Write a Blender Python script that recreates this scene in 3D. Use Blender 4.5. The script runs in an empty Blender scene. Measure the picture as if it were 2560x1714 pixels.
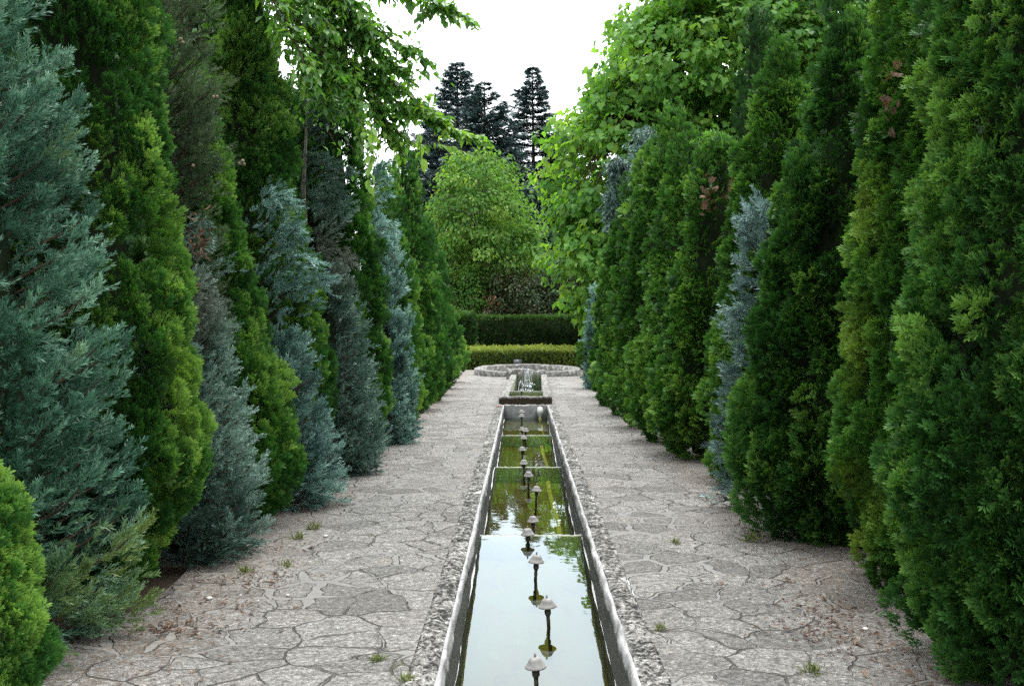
import bpy, math, random
import numpy as np

scene = bpy.context.scene
COL = scene.collection
EYE = 1.65
FPX, VX, VY = 1786.0, 1195.0, 745.0     # focal length and vanishing point of the alley (survey units)


STRETCH = 1.5      # survey distance -> metres along the alley
FALL = .0644       # the alley falls away from the viewer, per survey distance
HZ = VY - FALL * FPX      # true horizon in survey units
EXT = []           # long things laid along the slope


def fall(y): return -FALL * np.clip(y, -20, 60)
def lev(y, z): return z + FALL * y      # survey height of a level surface at true height z


def at(px, py, d):
    """World point seen in direction (px, py) at distance d down the alley."""
    return np.array([(px - VX) / FPX * d, d, EYE - (py - VY) / FPX * d])


# ------------------------------------------------------------------ scene helpers
def tag(o, label=None, cat=None, group=None, kind=None):
    if label: o['label'] = label
    if cat: o['category'] = cat
    if group: o['group'] = group
    if kind: o['kind'] = kind
    return o


def empty(name, loc, label, cat, group=None):
    o = bpy.data.objects.new(name, None)
    COL.objects.link(o)
    o.location = loc
    o.empty_display_size = .2
    return tag(o, label, cat, group)


class Acc:
    """Collects faces as arrays and links them as one mesh object."""
    def __init__(self):
        self.v, self.i, self.s, self.t, self.h, self.m = [], [], [], [], [], []
        self.n = 0

    def add(self, V, idx, sizes, tint=None, hue=None, mat=0):
        V = np.asarray(V, float).reshape(-1, 3)
        idx = np.asarray(idx, np.int64).ravel()
        sizes = np.asarray(sizes, np.int64).ravel()
        self.v.append(V); self.i.append(idx + self.n); self.s.append(sizes)
        self.t.append(np.zeros(len(V)) + (0 if tint is None else tint))
        self.h.append(np.zeros(len(V)) + (0 if hue is None else hue))
        self.m.append(np.full(len(sizes), mat))
        self.n += len(V)

    def build(self, name, mats, parent=None, origin=(0, 0, 0), smooth=False):
        me = bpy.data.meshes.new(name)
        V = np.concatenate(self.v) - np.asarray(origin, float)
        I = np.concatenate(self.i); S = np.concatenate(self.s)
        me.vertices.add(len(V)); me.vertices.foreach_set('co', V.astype(np.float32).ravel())
        me.loops.add(len(I)); me.loops.foreach_set('vertex_index', I.astype(np.int32))
        me.polygons.add(len(S))
        st = np.zeros(len(S), np.int32); st[1:] = np.cumsum(S)[:-1]
        me.polygons.foreach_set('loop_start', st)
        M = np.concatenate(self.m)
        me.polygons.foreach_set('material_index', M.astype(np.int32))
        if smooth:
            me.polygons.foreach_set('use_smooth', np.ones(len(S), bool))
        me.update(calc_edges=True)
        a = me.attributes.new('tint', 'FLOAT', 'POINT'); a.data.foreach_set('value', np.concatenate(self.t).astype(np.float32))
        a = me.attributes.new('hue', 'FLOAT', 'POINT'); a.data.foreach_set('value', np.concatenate(self.h).astype(np.float32))
        for m in (mats if isinstance(mats, (list, tuple)) else [mats]):
            me.materials.append(m)
        o = bpy.data.objects.new(name, me)
        COL.objects.link(o)
        if parent is not None:
            o.parent = parent
        return o

    # --- simple solids
    def tube(self, pts, rad, sides=6, tint=0, hue=0, mat=0, cap=True):
        pts = np.asarray(pts, float); n = len(pts)
        rad = np.zeros(n) + rad
        tan = np.gradient(pts, axis=0)
        tan /= np.linalg.norm(tan, axis=1)[:, None] + 1e-9
        ref = np.array([0, 0, 1.]) if abs(tan[0, 2]) < .9 else np.array([1., 0, 0])
        V = []
        a = np.arange(sides) * 2 * math.pi / sides
        for k in range(n):
            x = np.cross(tan[k], ref); x /= np.linalg.norm(x) + 1e-9
            y = np.cross(tan[k], x)
            V.append(pts[k] + rad[k] * (np.cos(a)[:, None] * x + np.sin(a)[:, None] * y))
        V = np.concatenate(V)
        q = []
        for k in range(n - 1):
            for j in range(sides):
                b = (j + 1) % sides
                q += [k * sides + j, k * sides + b, (k + 1) * sides + b, (k + 1) * sides + j]
        sz = [4] * ((n - 1) * sides)
        if cap:
            q += list(range(sides))[::-1] + list(range((n - 1) * sides, n * sides)); sz += [sides, sides]
        self.add(V, q, sz, tint, hue, mat)

    def lathe(self, prof, sides=20, center=(0, 0, 0), flute=None, mat=0, closed=False):
        cx, cy, cz = center
        V = []
        for k, (r, z) in enumerate(prof):
            for j in range(sides):
                a = 2 * math.pi * j / sides
                rr = r * (1 + (flute[k] if flute else 0) * (1 if j % 2 else -1))
                V.append((cx + rr * math.cos(a), cy + rr * math.sin(a), cz + z))
        q = []
        n = len(prof)
        for k in range(n - 1):
            for j in range(sides):
                b = (j + 1) % sides
                q += [k * sides + j, k * sides + b, (k + 1) * sides + b, (k + 1) * sides + j]
        sz = [4] * ((n - 1) * sides)
        if closed:
            q += list(range(sides))[::-1] + list(range((n - 1) * sides, n * sides)); sz += [sides, sides]
        self.add(V, q, sz, mat=mat)

    def grid(self, G, mat=0, tint=None):
        G = np.asarray(G, float); a, b, _ = G.shape
        i = np.arange(a * b).reshape(a, b)
        q = np.stack([i[:-1, :-1], i[:-1, 1:], i[1:, 1:], i[1:, :-1]], -1).reshape(-1, 4)
        self.add(G.reshape(-1, 3), q, np.full(len(q), 4), mat=mat, tint=tint)

    def box(self, x0, x1, y0, y1, z0, z1, mat=0):
        V = [(x, y, z) for x in (x0, x1) for y in (y0, y1) for z in (z0, z1)]
        q = [0, 1, 3, 2, 4, 6, 7, 5, 0, 4, 5, 1, 2, 3, 7, 6, 0, 2, 6, 4, 1, 5, 7, 3]
        self.add(V, q, [4] * 6, mat=mat)


class Noise:
    """Smooth pseudo noise: a sum of random sine waves, roughly in -1..1."""
    def __init__(self, rng, freq=1., n=10, aniso=(1, 1, 1)):
        self.k = rng.normal(size=(n, 3)) * freq * np.asarray(aniso)
        self.p = rng.uniform(0, 6.28, n)
        self.a = rng.uniform(.5, 1, n); self.a /= math.sqrt((self.a ** 2).sum() / 2) * 1.6

    def __call__(self, P):
        return np.clip((np.sin(np.asarray(P) @ self.k.T + self.p) * self.a).sum(-1), -1.3, 1.3)


def unit(v):
    return v / (np.linalg.norm(v, axis=-1, keepdims=True) + 1e-9)


# ------------------------------------------------------------------ leaf and spray templates
def rhomb(b, d, L, w, n, mid=.5):
    b = np.asarray(b, float); d = unit(np.asarray(d, float))
    s = unit(np.cross(d, n))
    return [b, b + d * L * mid + s * w, b + d * L, b + d * L * mid - s * w]


def finish(quads):
    V = np.array([p for q in quads for p in q])
    n = len(quads)
    tip = np.clip(np.linalg.norm(V, axis=1), 0, 1.1)
    return dict(V=V, idx=np.arange(4 * n), sizes=np.full(n, 4), tip=tip)


def thuja_template(rng, pairs=4, width=.085):
    Q = []
    n = np.array([0, 0, 1.])
    bend = rng.uniform(-.25, .25)
    droop = rng.uniform(.02, .22)
    def axis(t): return np.array([bend * t * t, t, -droop * t * t])
    Q.append(rhomb((0, 0, 0), axis(1.), 1.0, .03, n, .4))
    for k in range(pairs):
        t = .12 + .72 * k / pairs + rng.uniform(-.03, .03)
        for s in (-1, 1):
            L = (.62 - .36 * t) * rng.uniform(.8, 1.2)
            a = math.radians(rng.uniform(30, 50))
            d = np.array([s * math.sin(a), math.cos(a), rng.uniform(-.28, .2)])
            b = axis(t)
            Q.append(rhomb(b, d, L, width * rng.uniform(.75, 1.2), n, .55))
            if pairs > 3 and k < pairs - 1:
                d2 = np.array([s * math.sin(a + .75), math.cos(a + .75), rng.uniform(-.3, .3)])
                Q.append(rhomb(b + unit(d) * L * .35, d2, L * .45, width * .7, n, .5))
    Q.append(rhomb(axis(.72), axis(1.) - axis(.72) + rng.normal(size=3) * .03, .36, width * .95, n, .5))
    return finish(Q)


def plume_template(rng, count=18, width=.028):
    Q = []
    bend = rng.uniform(-.2, .2); droop = rng.uniform(-.1, .2)
    def axis(t): return np.array([bend * t * t, t, -droop * t * t])
    for k in range(count):
        t = .05 + .8 * k / count
        az = rng.uniform(0, 6.283)
        a = math.radians(rng.uniform(22, 48))
        d = np.array([math.cos(az) * math.sin(a), math.cos(a), .7 * math.sin(az) * math.sin(a)])
        L = (.46 - .22 * t) * rng.uniform(.75, 1.25)
        nn = unit(rng.normal(size=3))
        Q.append(rhomb(axis(t), d, L, width * rng.uniform(.7, 1.3), nn, .5))
    Q.append(rhomb((0, 0, 0), axis(1.), 1.0, width * .8, np.array([0, 0, 1.]), .5))
    return finish(Q)


def leaf_template(w=.27, fold=.07, droop=.14):
    V = np.array([(0, 0, 0), (0, .5, -.03), (0, 1, -droop), (w * .8, .25, fold), (w, .48, fold), (-w * .8, .25, fold), (-w, .48, fold)])
    return dict(V=V, idx=np.array([0, 3, 4, 1, 1, 4, 2, 0, 1, 6, 5, 1, 2, 6]), sizes=np.array([4, 3, 4, 3]), tip=V[:, 1])


def lobed_template(fold=.1, droop=.2):
    R = [(.2, -.06), (.5, .1), (.44, .3), (.62, .52), (.36, .55), (.24, .78)]
    V = [(0, 0, 0), (0, .45, -.02), (0, 1.02, -droop)]
    V += [(x, y, fold * x * 2 - .12 * y * y) for x, y in R]
    V += [(-x, y, fold * x * 2 - .12 * y * y) for x, y in R]
    V = np.array(V)
    return dict(V=V, idx=np.array([0, 3, 4, 5, 1, 1, 5, 6, 7, 8, 2, 0, 1, 11, 10, 9, 1, 2, 14, 13, 12, 11]), sizes=np.array([5, 6, 5, 6]), tip=np.clip(V[:, 1], 0, 1))


TR = np.random.default_rng(5)
THUJA = [thuja_template(TR, 5, .062) for _ in range(7)]
THUJA_FAR = [thuja_template(TR, 4, .085) for _ in range(6)]
PLUME = [plume_template(TR) for _ in range(7)]
PLUME_FINE = [plume_template(TR, 24, .018) for _ in range(5)]
PLUME_FAR = [plume_template(TR, 10, .06) for _ in range(5)]
LEAF = [leaf_template(.27, .07, .14), leaf_template(.24, .1, .25), leaf_template(.3, .04, .05)]
LEAF_SLIM = [leaf_template(.17, .05, .2), leaf_template(.2, .08, .3)]
BLADE = [leaf_template(.05, .02, .3), leaf_template(.07, .02, .5)]
LOBED = [lobed_template(.1, .2), lobed_template(.16, .35), lobed_template(.05, .1)]


def place(acc, templates, P, F, N, S, tint, hue, rng, tip=.2, mat=0):
    n = len(P)
    if n == 0: return
    F = unit(F); X = unit(np.cross(F, N)); Z = np.cross(X, F)
    S = np.zeros(n) + S; tint = np.zeros(n) + tint; hue = np.zeros(n) + hue
    pick = rng.integers(0, len(templates), n)
    for v, T in enumerate(templates):
        m = pick == v
        c = int(m.sum())
        if not c: continue
        V = T['V']; k = len(V)
        W = (V[None, :, 0:1] * X[m][:, None] + V[None, :, 1:2] * F[m][:, None] + V[None, :, 2:3] * Z[m][:, None])
        W = P[m][:, None] + W * S[m][:, None, None]
        idx = (T['idx'][None] + (np.arange(c) * k)[:, None]).ravel()
        tt = tint[m][:, None] + tip * (T['tip'][None] - .5)
        acc.add(W.reshape(-1, 3), idx, np.tile(T['sizes'], c), tt.ravel(), np.repeat(hue[m], k), mat)


# ------------------------------------------------------------------ materials
def new_mat(name):
    m = bpy.data.materials.new(name); m.use_nodes = True
    nt = m.node_tree; nt.nodes.clear()
    return m, nt


class NT:
    def __init__(self, nt): self.nt = nt
    def n(self, t, **kw):
        o = self.nt.nodes.new(t)
        for k, v in kw.items(): setattr(o, k, v)
        return o
    def l(self, a, b): self.nt.links.new(a, b)
    def val(self, sock, v):
        if hasattr(v, 'is_output') or isinstance(v, bpy.types.NodeSocket): self.l(v, sock)
        else: sock.default_value = v
    def math(self, op, a, b=0., c=0., clamp=False):
        o = self.n('ShaderNodeMath', operation=op, use_clamp=clamp)
        self.val(o.inputs[0], a); self.val(o.inputs[1], b); self.val(o.inputs[2], c)
        return o.outputs[0]
    def mix(self, f, a, b, blend='MIX'):
        o = self.n('ShaderNodeMix', data_type='RGBA', blend_type=blend)
        self.val(o.inputs[0], f); self.val(o.inputs[6], a); self.val(o.inputs[7], b)
        return o.outputs[2]
    def noise(self, vec, scale, detail=2., rough=.5, dist=0.):
        o = self.n('ShaderNodeTexNoise')
        if vec is not None: self.l(vec, o.inputs['Vector'])
        o.inputs['Scale'].default_value = scale; o.inputs['Detail'].default_value = detail
        o.inputs['Roughness'].default_value = rough; o.inputs['Distortion'].default_value = dist
        return o.outputs['Fac'], o.outputs['Color']
    def ramp(self, f, stops, interp='LINEAR'):
        o = self.n('ShaderNodeValToRGB'); self.val(o.inputs[0], f)
        cr = o.color_ramp; cr.interpolation = interp
        while len(cr.elements) < len(stops): cr.elements.new(.5)
        for e, (p, c) in zip(cr.elements, stops):
            e.position = p
            e.color = (c if hasattr(c, '__len__') else (c, c, c)) if hasattr(c, '__len__') and len(c) == 4 else (*(c if hasattr(c, '__len__') else (c, c, c)), 1)
        return o.outputs[0]
    def step(self, v, a, b, smooth=True):
        o = self.n('ShaderNodeMapRange', interpolation_type='SMOOTHSTEP' if smooth else 'LINEAR')
        self.val(o.inputs[0], v); self.val(o.inputs[1], a); self.val(o.inputs[2], b)
        return o.outputs[0]
    def bump(self, h, strength, dist):
        o = self.n('ShaderNodeBump'); o.inputs['Strength'].default_value = strength; o.inputs['Distance'].default_value = dist
        self.l(h, o.inputs['Height']); return o.outputs[0]
    def obj(self): return self.n('ShaderNodeTexCoord').outputs['Object']
    def attr(self, name):
        o = self.n('ShaderNodeAttribute', attribute_name=name); return o.outputs['Fac']
    def principled(self, color, rough=.7, spec=.3, normal=None, **kw):
        o = self.n('ShaderNodeBsdfPrincipled')
        self.val(o.inputs['Base Color'], color); self.val(o.inputs['Roughness'], rough)
        o.inputs['Specular IOR Level'].default_value = spec
        for k, v in kw.items(): self.val(o.inputs[k], v)
        if normal is not None: self.l(normal, o.inputs['Normal'])
        return o.outputs[0]
    def out(self, s):
        o = self.n('ShaderNodeOutputMaterial'); self.l(s, o.inputs['Surface'])


def c4(c): return (*c, 1)


def foliage(name, dark, mid, light, alt, trans=.3, spec=.3, rough=.5, tcol=None):
    """Leaf material: the tint attribute runs dark-mid-light leaf ages, hue mixes in the alternate leaf colour."""
    m, nt = new_mat(name); N = NT(nt)
    t = N.attr('tint'); h = N.attr('hue')
    nz, _ = N.noise(N.obj(), 1.3, 3.)
    tt = N.math('ADD', t, N.math('MULTIPLY', N.math('SUBTRACT', nz, .5), .5), clamp=True)
    col = N.ramp(tt, [(0., c4(dark)), (.5, c4(mid)), (1., c4(light))])
    col = N.mix(N.math('MAXIMUM', h, 0., clamp=True), col, c4(alt))
    a = N.principled(col, rough, spec)
    tr = N.n('ShaderNodeBsdfTranslucent')
    tc = N.mix(1., col, c4(tcol or (1.2, 1.25, .55)), 'MULTIPLY')
    N.l(tc, tr.inputs['Color'])
    mx = N.n('ShaderNodeMixShader'); mx.inputs[0].default_value = trans
    N.l(a, mx.inputs[1]); N.l(tr.outputs[0], mx.inputs[2])
    N.out(mx.outputs[0])
    return m


def plain(name, col, rough=.8, spec=.2, var=.3, scale=6., bump=.0, dark=None):
    m, nt = new_mat(name); N = NT(nt)
    f, _ = N.noise(N.obj(), scale, 5., .65)
    d = dark or tuple(c * (1 - var) for c in col)
    c = N.ramp(f, [(.25, c4(d)), (.75, c4(tuple(min(1, x * (1 + var)) for x in col)))])
    nrm = N.bump(f, bump, .02) if bump else None
    N.out(N.principled(c, rough, spec, nrm))
    return m


M = {}
M['thuja_l'] = foliage('thuja leaves', (.014, .050, .013), (.041, .138, .026), (.20, .36, .075), (.17, .29, .05), .28, .2, .55)
M['thuja_r'] = foliage('hedge thuja leaves', (.017, .055, .012), (.052, .155, .026), (.19, .35, .065), (.25, .34, .05), .26, .16, .58)
M['thuja_d'] = foliage('dark thuja leaves', (.014, .048, .012), (.040, .128, .026), (.14, .28, .055), (.2, .26, .05), .24, .16, .58)
M['teal'] = foliage('teal cypress leaves', (.026, .078, .049), (.068, .180, .114), (.22, .39, .275), (.17, .23, .035), .2, .4, .45, (1, 1.1, .9))
M['bluegrey'] = foliage('grey blue juniper leaves', (.038, .076, .060), (.090, .170, .135), (.24, .36, .30), (.14, .11, .07), .16, .3, .5, (1, 1.05, 1))
M['blue'] = foliage('blue juniper leaves', (.050, .105, .090), (.125, .240, .205), (.30, .47, .41), (.10, .14, .06), .16, .3, .5, (1, 1.05, 1))
M['paleblue'] = foliage('pale blue spruce leaves', (.065, .115, .105), (.15, .245, .225), (.32, .45, .42), (.10, .14, .06), .16, .3, .5, (1, 1.05, 1))
M['olive'] = foliage('olive cypress leaves', (.022, .042, .020), (.048, .086, .040), (.11, .165, .08), (.10, .08, .05), .2, .25, .55, (1, 1.1, .7))
M['hang'] = foliage('glossy hanging leaves', (.042, .125, .026), (.088, .235, .048), (.19, .38, .09), (.25, .42, .06), .42, .5, .35, (1.5, 1.5, .5))
M['maple'] = foliage('broad lobed leaves', (.042, .125, .026), (.095, .255, .050), (.20, .41, .09), (.25, .40, .07), .52, .25, .5, (1.6, 1.5, .5))
M['mid'] = foliage('fresh green leaves', (.045, .125, .026), (.095, .235, .048), (.20, .36, .08), (.28, .38, .07), .42, .15, .55, (1.4, 1.4, .5))
M['fir'] = foliage('dark blue fir needles', (.027, .056, .054), (.060, .112, .108), (.15, .24, .23), (.05, .06, .04), .08, .3, .55, (1, 1, 1))
M['shrub'] = foliage('dark shrub leaves', (.016, .042, .012), (.034, .080, .022), (.08, .15, .04), (.10, .04, .03), .3, .35, .45)
M['tallhedge'] = foliage('clipped dark hedge leaves', (.012, .036, .008), (.026, .075, .014), (.07, .16, .03), (.1, .2, .04), .22, .3, .5)
M['lowhedge'] = foliage('clipped yellow hedge leaves', (.055, .090, .018), (.135, .205, .040), (.33, .40, .08), (.38, .42, .09), .3, .3, .5)
M['dead'] = foliage('dry brown leaves', (.060, .036, .024), (.125, .070, .045), (.23, .15, .10), (.25, .1, .05), .15, .2, .7, (1, .8, .5))
M['weed'] = foliage('weed leaves', (.035, .065, .018), (.07, .12, .03), (.13, .18, .05), (.3, .28, .08), .35, .3, .5)
M['core'] = plain('dark inner twigs with painted shade', (.016, .024, .012), .95, .0, .4, 9.)  # inner twig colour darkened further so gaps between sprays read as shadow
M['bark'] = plain('brown bark', (.085, .060, .042), .9, .1, .5, 14., .5)
M['greybark'] = plain('grey bark', (.20, .185, .165), .9, .1, .4, 18., .4)
M['cone'] = plain('round cone', (.19, .16, .10), .7, .2, .35, 60., .3)


# ------------------------------------------------------------------ conifers
def profile(t, e, base=.62):
    s = np.clip(t / .14, 0, 1); s = s * s * (3 - 2 * s)
    return (base + (1 - base) * s) * np.clip(1 - t, 0, 1) ** e


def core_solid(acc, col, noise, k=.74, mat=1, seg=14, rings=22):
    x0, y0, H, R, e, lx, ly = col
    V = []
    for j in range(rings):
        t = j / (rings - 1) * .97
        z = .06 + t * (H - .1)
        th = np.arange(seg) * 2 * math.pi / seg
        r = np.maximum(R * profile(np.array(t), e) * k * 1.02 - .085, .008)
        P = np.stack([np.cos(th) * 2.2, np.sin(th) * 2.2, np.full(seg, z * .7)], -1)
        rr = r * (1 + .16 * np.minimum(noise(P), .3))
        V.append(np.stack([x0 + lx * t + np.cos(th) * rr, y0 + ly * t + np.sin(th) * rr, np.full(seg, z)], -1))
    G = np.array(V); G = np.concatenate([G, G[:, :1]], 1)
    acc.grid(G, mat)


def thuja_tree(x, y, H, R, label, seed, mat='thuja_l', e=.78, cols=(), lean=(0, 0), up=.75, out=.75, lod=None, group='clipped thuja row',
               name='thuja_tree', lump=.17, cover=1.05, dead=(), bright=.0, flat=.35, yellow=(), full=False, cat='thuja'):
    rng = np.random.default_rng(seed)
    root = empty(name, (x, y, 0), label, cat, group)
    lod = lod or max(1., (y / 5.0) ** .62)
    acc = Acc()
    allc = [(x, y, H, R, e, lean[0], lean[1])] + [(x + c[0], y + c[1], c[2], c[3], c[4] if len(c) > 4 else e, c[5] if len(c) > 5 else 0, 0) for c in cols]
    noise = Noise(rng, 1., 14); cn = Noise(rng, 1.6, 10)
    if y > 9: lump *= .7
    sl = .074 * lod ** .85; cr = .115 * lod
    T = THUJA if y < 9 else THUJA_FAR
    for col in allc:
        x0, y0, Hc, Rc, ec, lx, ly = col
        core_solid(acc, col, noise, .70)
        area = 2 * math.pi * Rc * Hc * .6
        n = int(area / (math.pi * cr * cr) * cover * 1.7)
        t = rng.uniform(0, 1, n * 3); t = t[rng.uniform(0, 1, n * 3) < profile(t, ec) + .08][:n]
        n = len(t)
        th = rng.uniform(0, 2 * math.pi, n)
        r = np.maximum(Rc * profile(t, ec) - .095 * lod ** .3, .012)
        P0 = np.stack([np.cos(th) * 2.2, np.sin(th) * 2.2, t * Hc * .7], -1)
        r = r * (1 + lump * noise(P0)) + rng.normal(0, .022 * lod, n) + (rng.uniform(0, 1, n) < .09) * rng.uniform(.02, .085, n)
        O = np.stack([np.cos(th), np.sin(th), np.full(n, .2)], -1)
        Tg = np.stack([-np.sin(th), np.cos(th), np.zeros(n)], -1)
        C = np.stack([x0 + lx * t + np.cos(th) * r, y0 + ly * t + np.sin(th) * r, .03 + t * Hc], -1)
        if not full:
            vd = unit(np.stack([-C[:, 0] * .9, -np.minimum(C[:, 1], 2.2) - .2, np.zeros(n)], -1))
            face = (O[:, :2] * vd[:, :2]).sum(1)
            keep = (face > -.25) | (rng.uniform(0, 1, n) < .5) | (t > .8)
            C, O, Tg, t, r = C[keep], O[keep], Tg[keep], t[keep], r[keep]
        for c2 in allc:            # drop what lies deep inside another leader
            if c2 is col: continue
            tt = np.clip((C[:, 2] - .03) / c2[2], 0, 1)
            d = np.hypot(C[:, 0] - c2[0] - c2[5] * tt, C[:, 1] - c2[1])
            k = d > c2[3] * profile(tt, c2[4]) * .72
            C, O, Tg, t, r = C[k], O[k], Tg[k], t[k], r[k]
        n = len(C)
        ms = 46 if y < 9 else 30
        U = np.array([0, 0, 1.])
        cs = cr * rng.uniform(.7, 1.35, n)
        ct = .36 + .20 * rng.normal(size=n) + .18 * cn(C * np.array([1.2, 1.2, 1.2])) + bright
        rep = np.repeat(np.arange(n), ms)
        a = rng.uniform(0, 2 * math.pi, n * ms); q = np.sqrt(rng.uniform(0, 1, n * ms))
        dx, dz = q * np.cos(a), q * np.sin(a) * 1.25
        Pp = C[rep] + cs[rep, None] * (Tg[rep] * dx[:, None] + U * dz[:, None] + O[rep] * (1.05 * (1 - q * q) - .25)[:, None])
        upv = up + .25 * rng.normal(size=n * ms)
        tipb = np.clip((t[rep] - .82) / .18, 0, 1)
        F = O[rep] * (out * (1 - .8 * tipb))[:, None] + U * (upv + tipb)[:, None] + Tg[rep] * (dx * .75)[:, None] + U * (dz * .35)[:, None] + rng.normal(size=(n * ms, 3)) * .16
        Nn = Tg[rep] * (1 - flat) * np.sign(rng.normal(size=n * ms))[:, None] + U * flat + O[rep] * .35 + rng.normal(size=(n * ms, 3)) * .3
        hue = np.zeros(n * ms)
        for (px, py, pz, pr, amt) in yellow:
            d = np.linalg.norm(Pp - np.array([px, py, pz]), axis=1)
            hue = np.maximum(hue, amt * np.clip(1.3 - d / pr, 0, 1))
        S = sl * rng.uniform(.7, 1.35, n * ms)
        Pp[:, 2] = np.maximum(Pp[:, 2], .03 + .02 * rng.uniform(0, 1, n * ms))
        place(acc, T, Pp - .3 * S[:, None] * unit(F), F, Nn, S, ct[rep] + .07 * rng.normal(size=n * ms), hue, rng, .5)
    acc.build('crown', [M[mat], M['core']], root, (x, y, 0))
    tk = Acc(); tk.tube([(x, y, -.05), (x + .01, y, H * .4), (x + lean[0] * .85, y + lean[1] * .85, H * .85)], [.075, .05, .012], 8)
    tk.build('trunk', M['bark'], root, (x, y, 0))
    for (px, py, pz, sx, sz) in dead:
        da = Acc(); n = 22 if sx > .06 else 9
        P = np.array([px, py, pz]) + rng.normal(size=(n, 3)) * np.array([sx * .45, .03, sz * .45])
        F = np.array([-.2, -.5, .0]) + rng.normal(size=(n, 3)) * .5
        place(da, T, P, F, rng.normal(size=(n, 3)) + [0, 0, .5], sl * .9 * rng.uniform(.6, 1.2, n), rng.uniform(.1, .9, n), 0, rng, .2)
        tag(da.build('dead_foliage', M['dead'], root, (x, y, 0)), 'dry reddish brown dead patch in the green crown')
    return root


def plume_tree(x, y, H, R, label, seed, mat='blue', e=.6, n=170, plen=.5, slen=.17, up=.55, name='juniper_tree', group='blue grey junipers',
               hue_at=(), branches=(), T=None, trunk_top=.8, bright=0., droop=0., zmin=.05, per=15, cat='juniper', side=None, core=.55, cones=(), dead=(), bare=None, spread=.11):
    rng = np.random.default_rng(seed)
    root = empty(name, (x, y, 0), label, cat, group)
    acc = Acc(); wood = Acc()
    noise = Noise(rng, 1., 14); cn = Noise(rng, 1.5, 10)
    T = T or PLUME
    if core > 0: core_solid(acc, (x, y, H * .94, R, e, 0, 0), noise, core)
    specs = []
    t = rng.uniform(0, 1, n * 6); t = t[rng.uniform(0, 1, n * 6) < profile(t, e, .8) + .12][:n]
    for ti in t:
        th = rng.uniform(0, 2 * math.pi)
        if side is not None and math.cos(th - side) < -.3 and rng.uniform() < .75: continue
        r = R * float(profile(np.array(ti), e, .8)) * rng.uniform(.86, 1.14) + .05
        zt = zmin + ti * (H - zmin)
        L = plen * rng.uniform(.7, 1.3)
        O = np.array([math.cos(th), math.sin(th), 0])
        tip = np.array([x, y, zt]) + O * r
        ue = up + .8 * max(0, ti - .8) * 3
        base = tip - O * L * .8 - np.array([0, 0, L * ue])
        base[2] = max(base[2], .04)
        sag = np.array([0, 0, -droop * L])
        specs.append((base, (base + tip) / 2 + O * L * .18 - np.array([0, 0, .06 * L]), tip + sag, L))
    for b in branches:
        b = [np.asarray(q, float) for q in b]
        specs.append((b[0], b[1], b[2], np.linalg.norm(b[2] - b[0])))
    PP, FF, NN, SS, TT = [], [], [], [], []
    for (b, m, tip, L) in specs:
        k = max(6, int(per * L / plen))
        u = rng.uniform(.12, 1., k) ** .8
        B = ((1 - u) ** 2)[:, None] * b + (2 * u * (1 - u))[:, None] * m + (u * u)[:, None] * tip
        D = unit((2 * (1 - u))[:, None] * (m - b) + (2 * u)[:, None] * (tip - m))
        w = spread * (1.15 - u) * L / plen
        J = rng.normal(size=(k, 3)) * w[:, None]
        PP.append(B + J); FF.append(D + J / (w[:, None] + .02) * .38 + rng.normal(size=(k, 3)) * .1)
        NN.append(np.array([0, 0, 1.]) + rng.normal(size=(k, 3)) * .6)
        SS.append(slen * rng.uniform(.65, 1.3, k) * (1.15 - .45 * u))
        TT.append(.28 + .3 * u + .24 * rng.normal() + .07 * rng.normal(size=k) + bright)
        wood.tube([b, m * .5 + (b + tip) * .25, b * .1 + m * .25 + tip * .65], [.009, .006, .003], 4, cap=False)
    P = np.concatenate(PP); F = np.concatenate(FF); Nn = np.concatenate(NN); S = np.concatenate(SS); tt = np.concatenate(TT)
    tt = tt + .16 * cn(P)
    hue = np.zeros(len(P))
    for (px, py, pz, pr, amt) in hue_at:
        d = np.linalg.norm((P - np.array([px, py, pz])) * np.array([1, .7, 1]), axis=1)
        hue = np.maximum(hue, amt * np.clip(1.4 - d / pr, 0, 1))
    P[:, 2] = np.maximum(P[:, 2], .02 + .03 * rng.uniform(0, 1, len(P)))
    place(acc, T, P - S[:, None] * unit(F) * .5, F, Nn, S, tt, hue, rng, .25)
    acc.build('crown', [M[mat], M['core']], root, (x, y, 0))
    wood.build('branches', M['bark'], root, (x, y, 0))
    tk = Acc()
    tk.tube([(x, y, -.05), (x, y, H * .4), (x, y, H * trunk_top)], [.07, .045, .015], 8)
    if bare: tk.tube([np.asarray(p, float) for p in bare], np.linspace(.032, .009, len(bare)), 6)
    tk.build('trunk', M['greybark'] if bare else M['bark'], root, (x, y, 0))
    for c in cones:
        ca = Acc(); s = rng.uniform(.012, .015)
        ca.lathe([(.002, -s), (s * .7, -s * .72), (s, 0), (s * .75, s * .7), (.002, s)], 10, c, closed=True)
        ca.build('cone', M['cone'], root, (x, y, 0), True)
    for (px, py, pz, sx, sz) in dead:
        da = Acc(); k = 30
        Pq = np.array([px, py, pz]) + rng.normal(size=(k, 3)) * np.array([sx * .4, .04, sz * .4])
        place(da, PLUME_FAR, Pq, rng.normal(size=(k, 3)) * .6 + [.4, -.4, .3], rng.normal(size=(k, 3)), .08 * rng.uniform(.6, 1.2, k), rng.uniform(.3, .9, k), 0, rng)
        tag(da.build('dead_foliage', M['dead'], root, (x, y, 0)), 'dry rust brown twigs')
    return root


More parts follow.
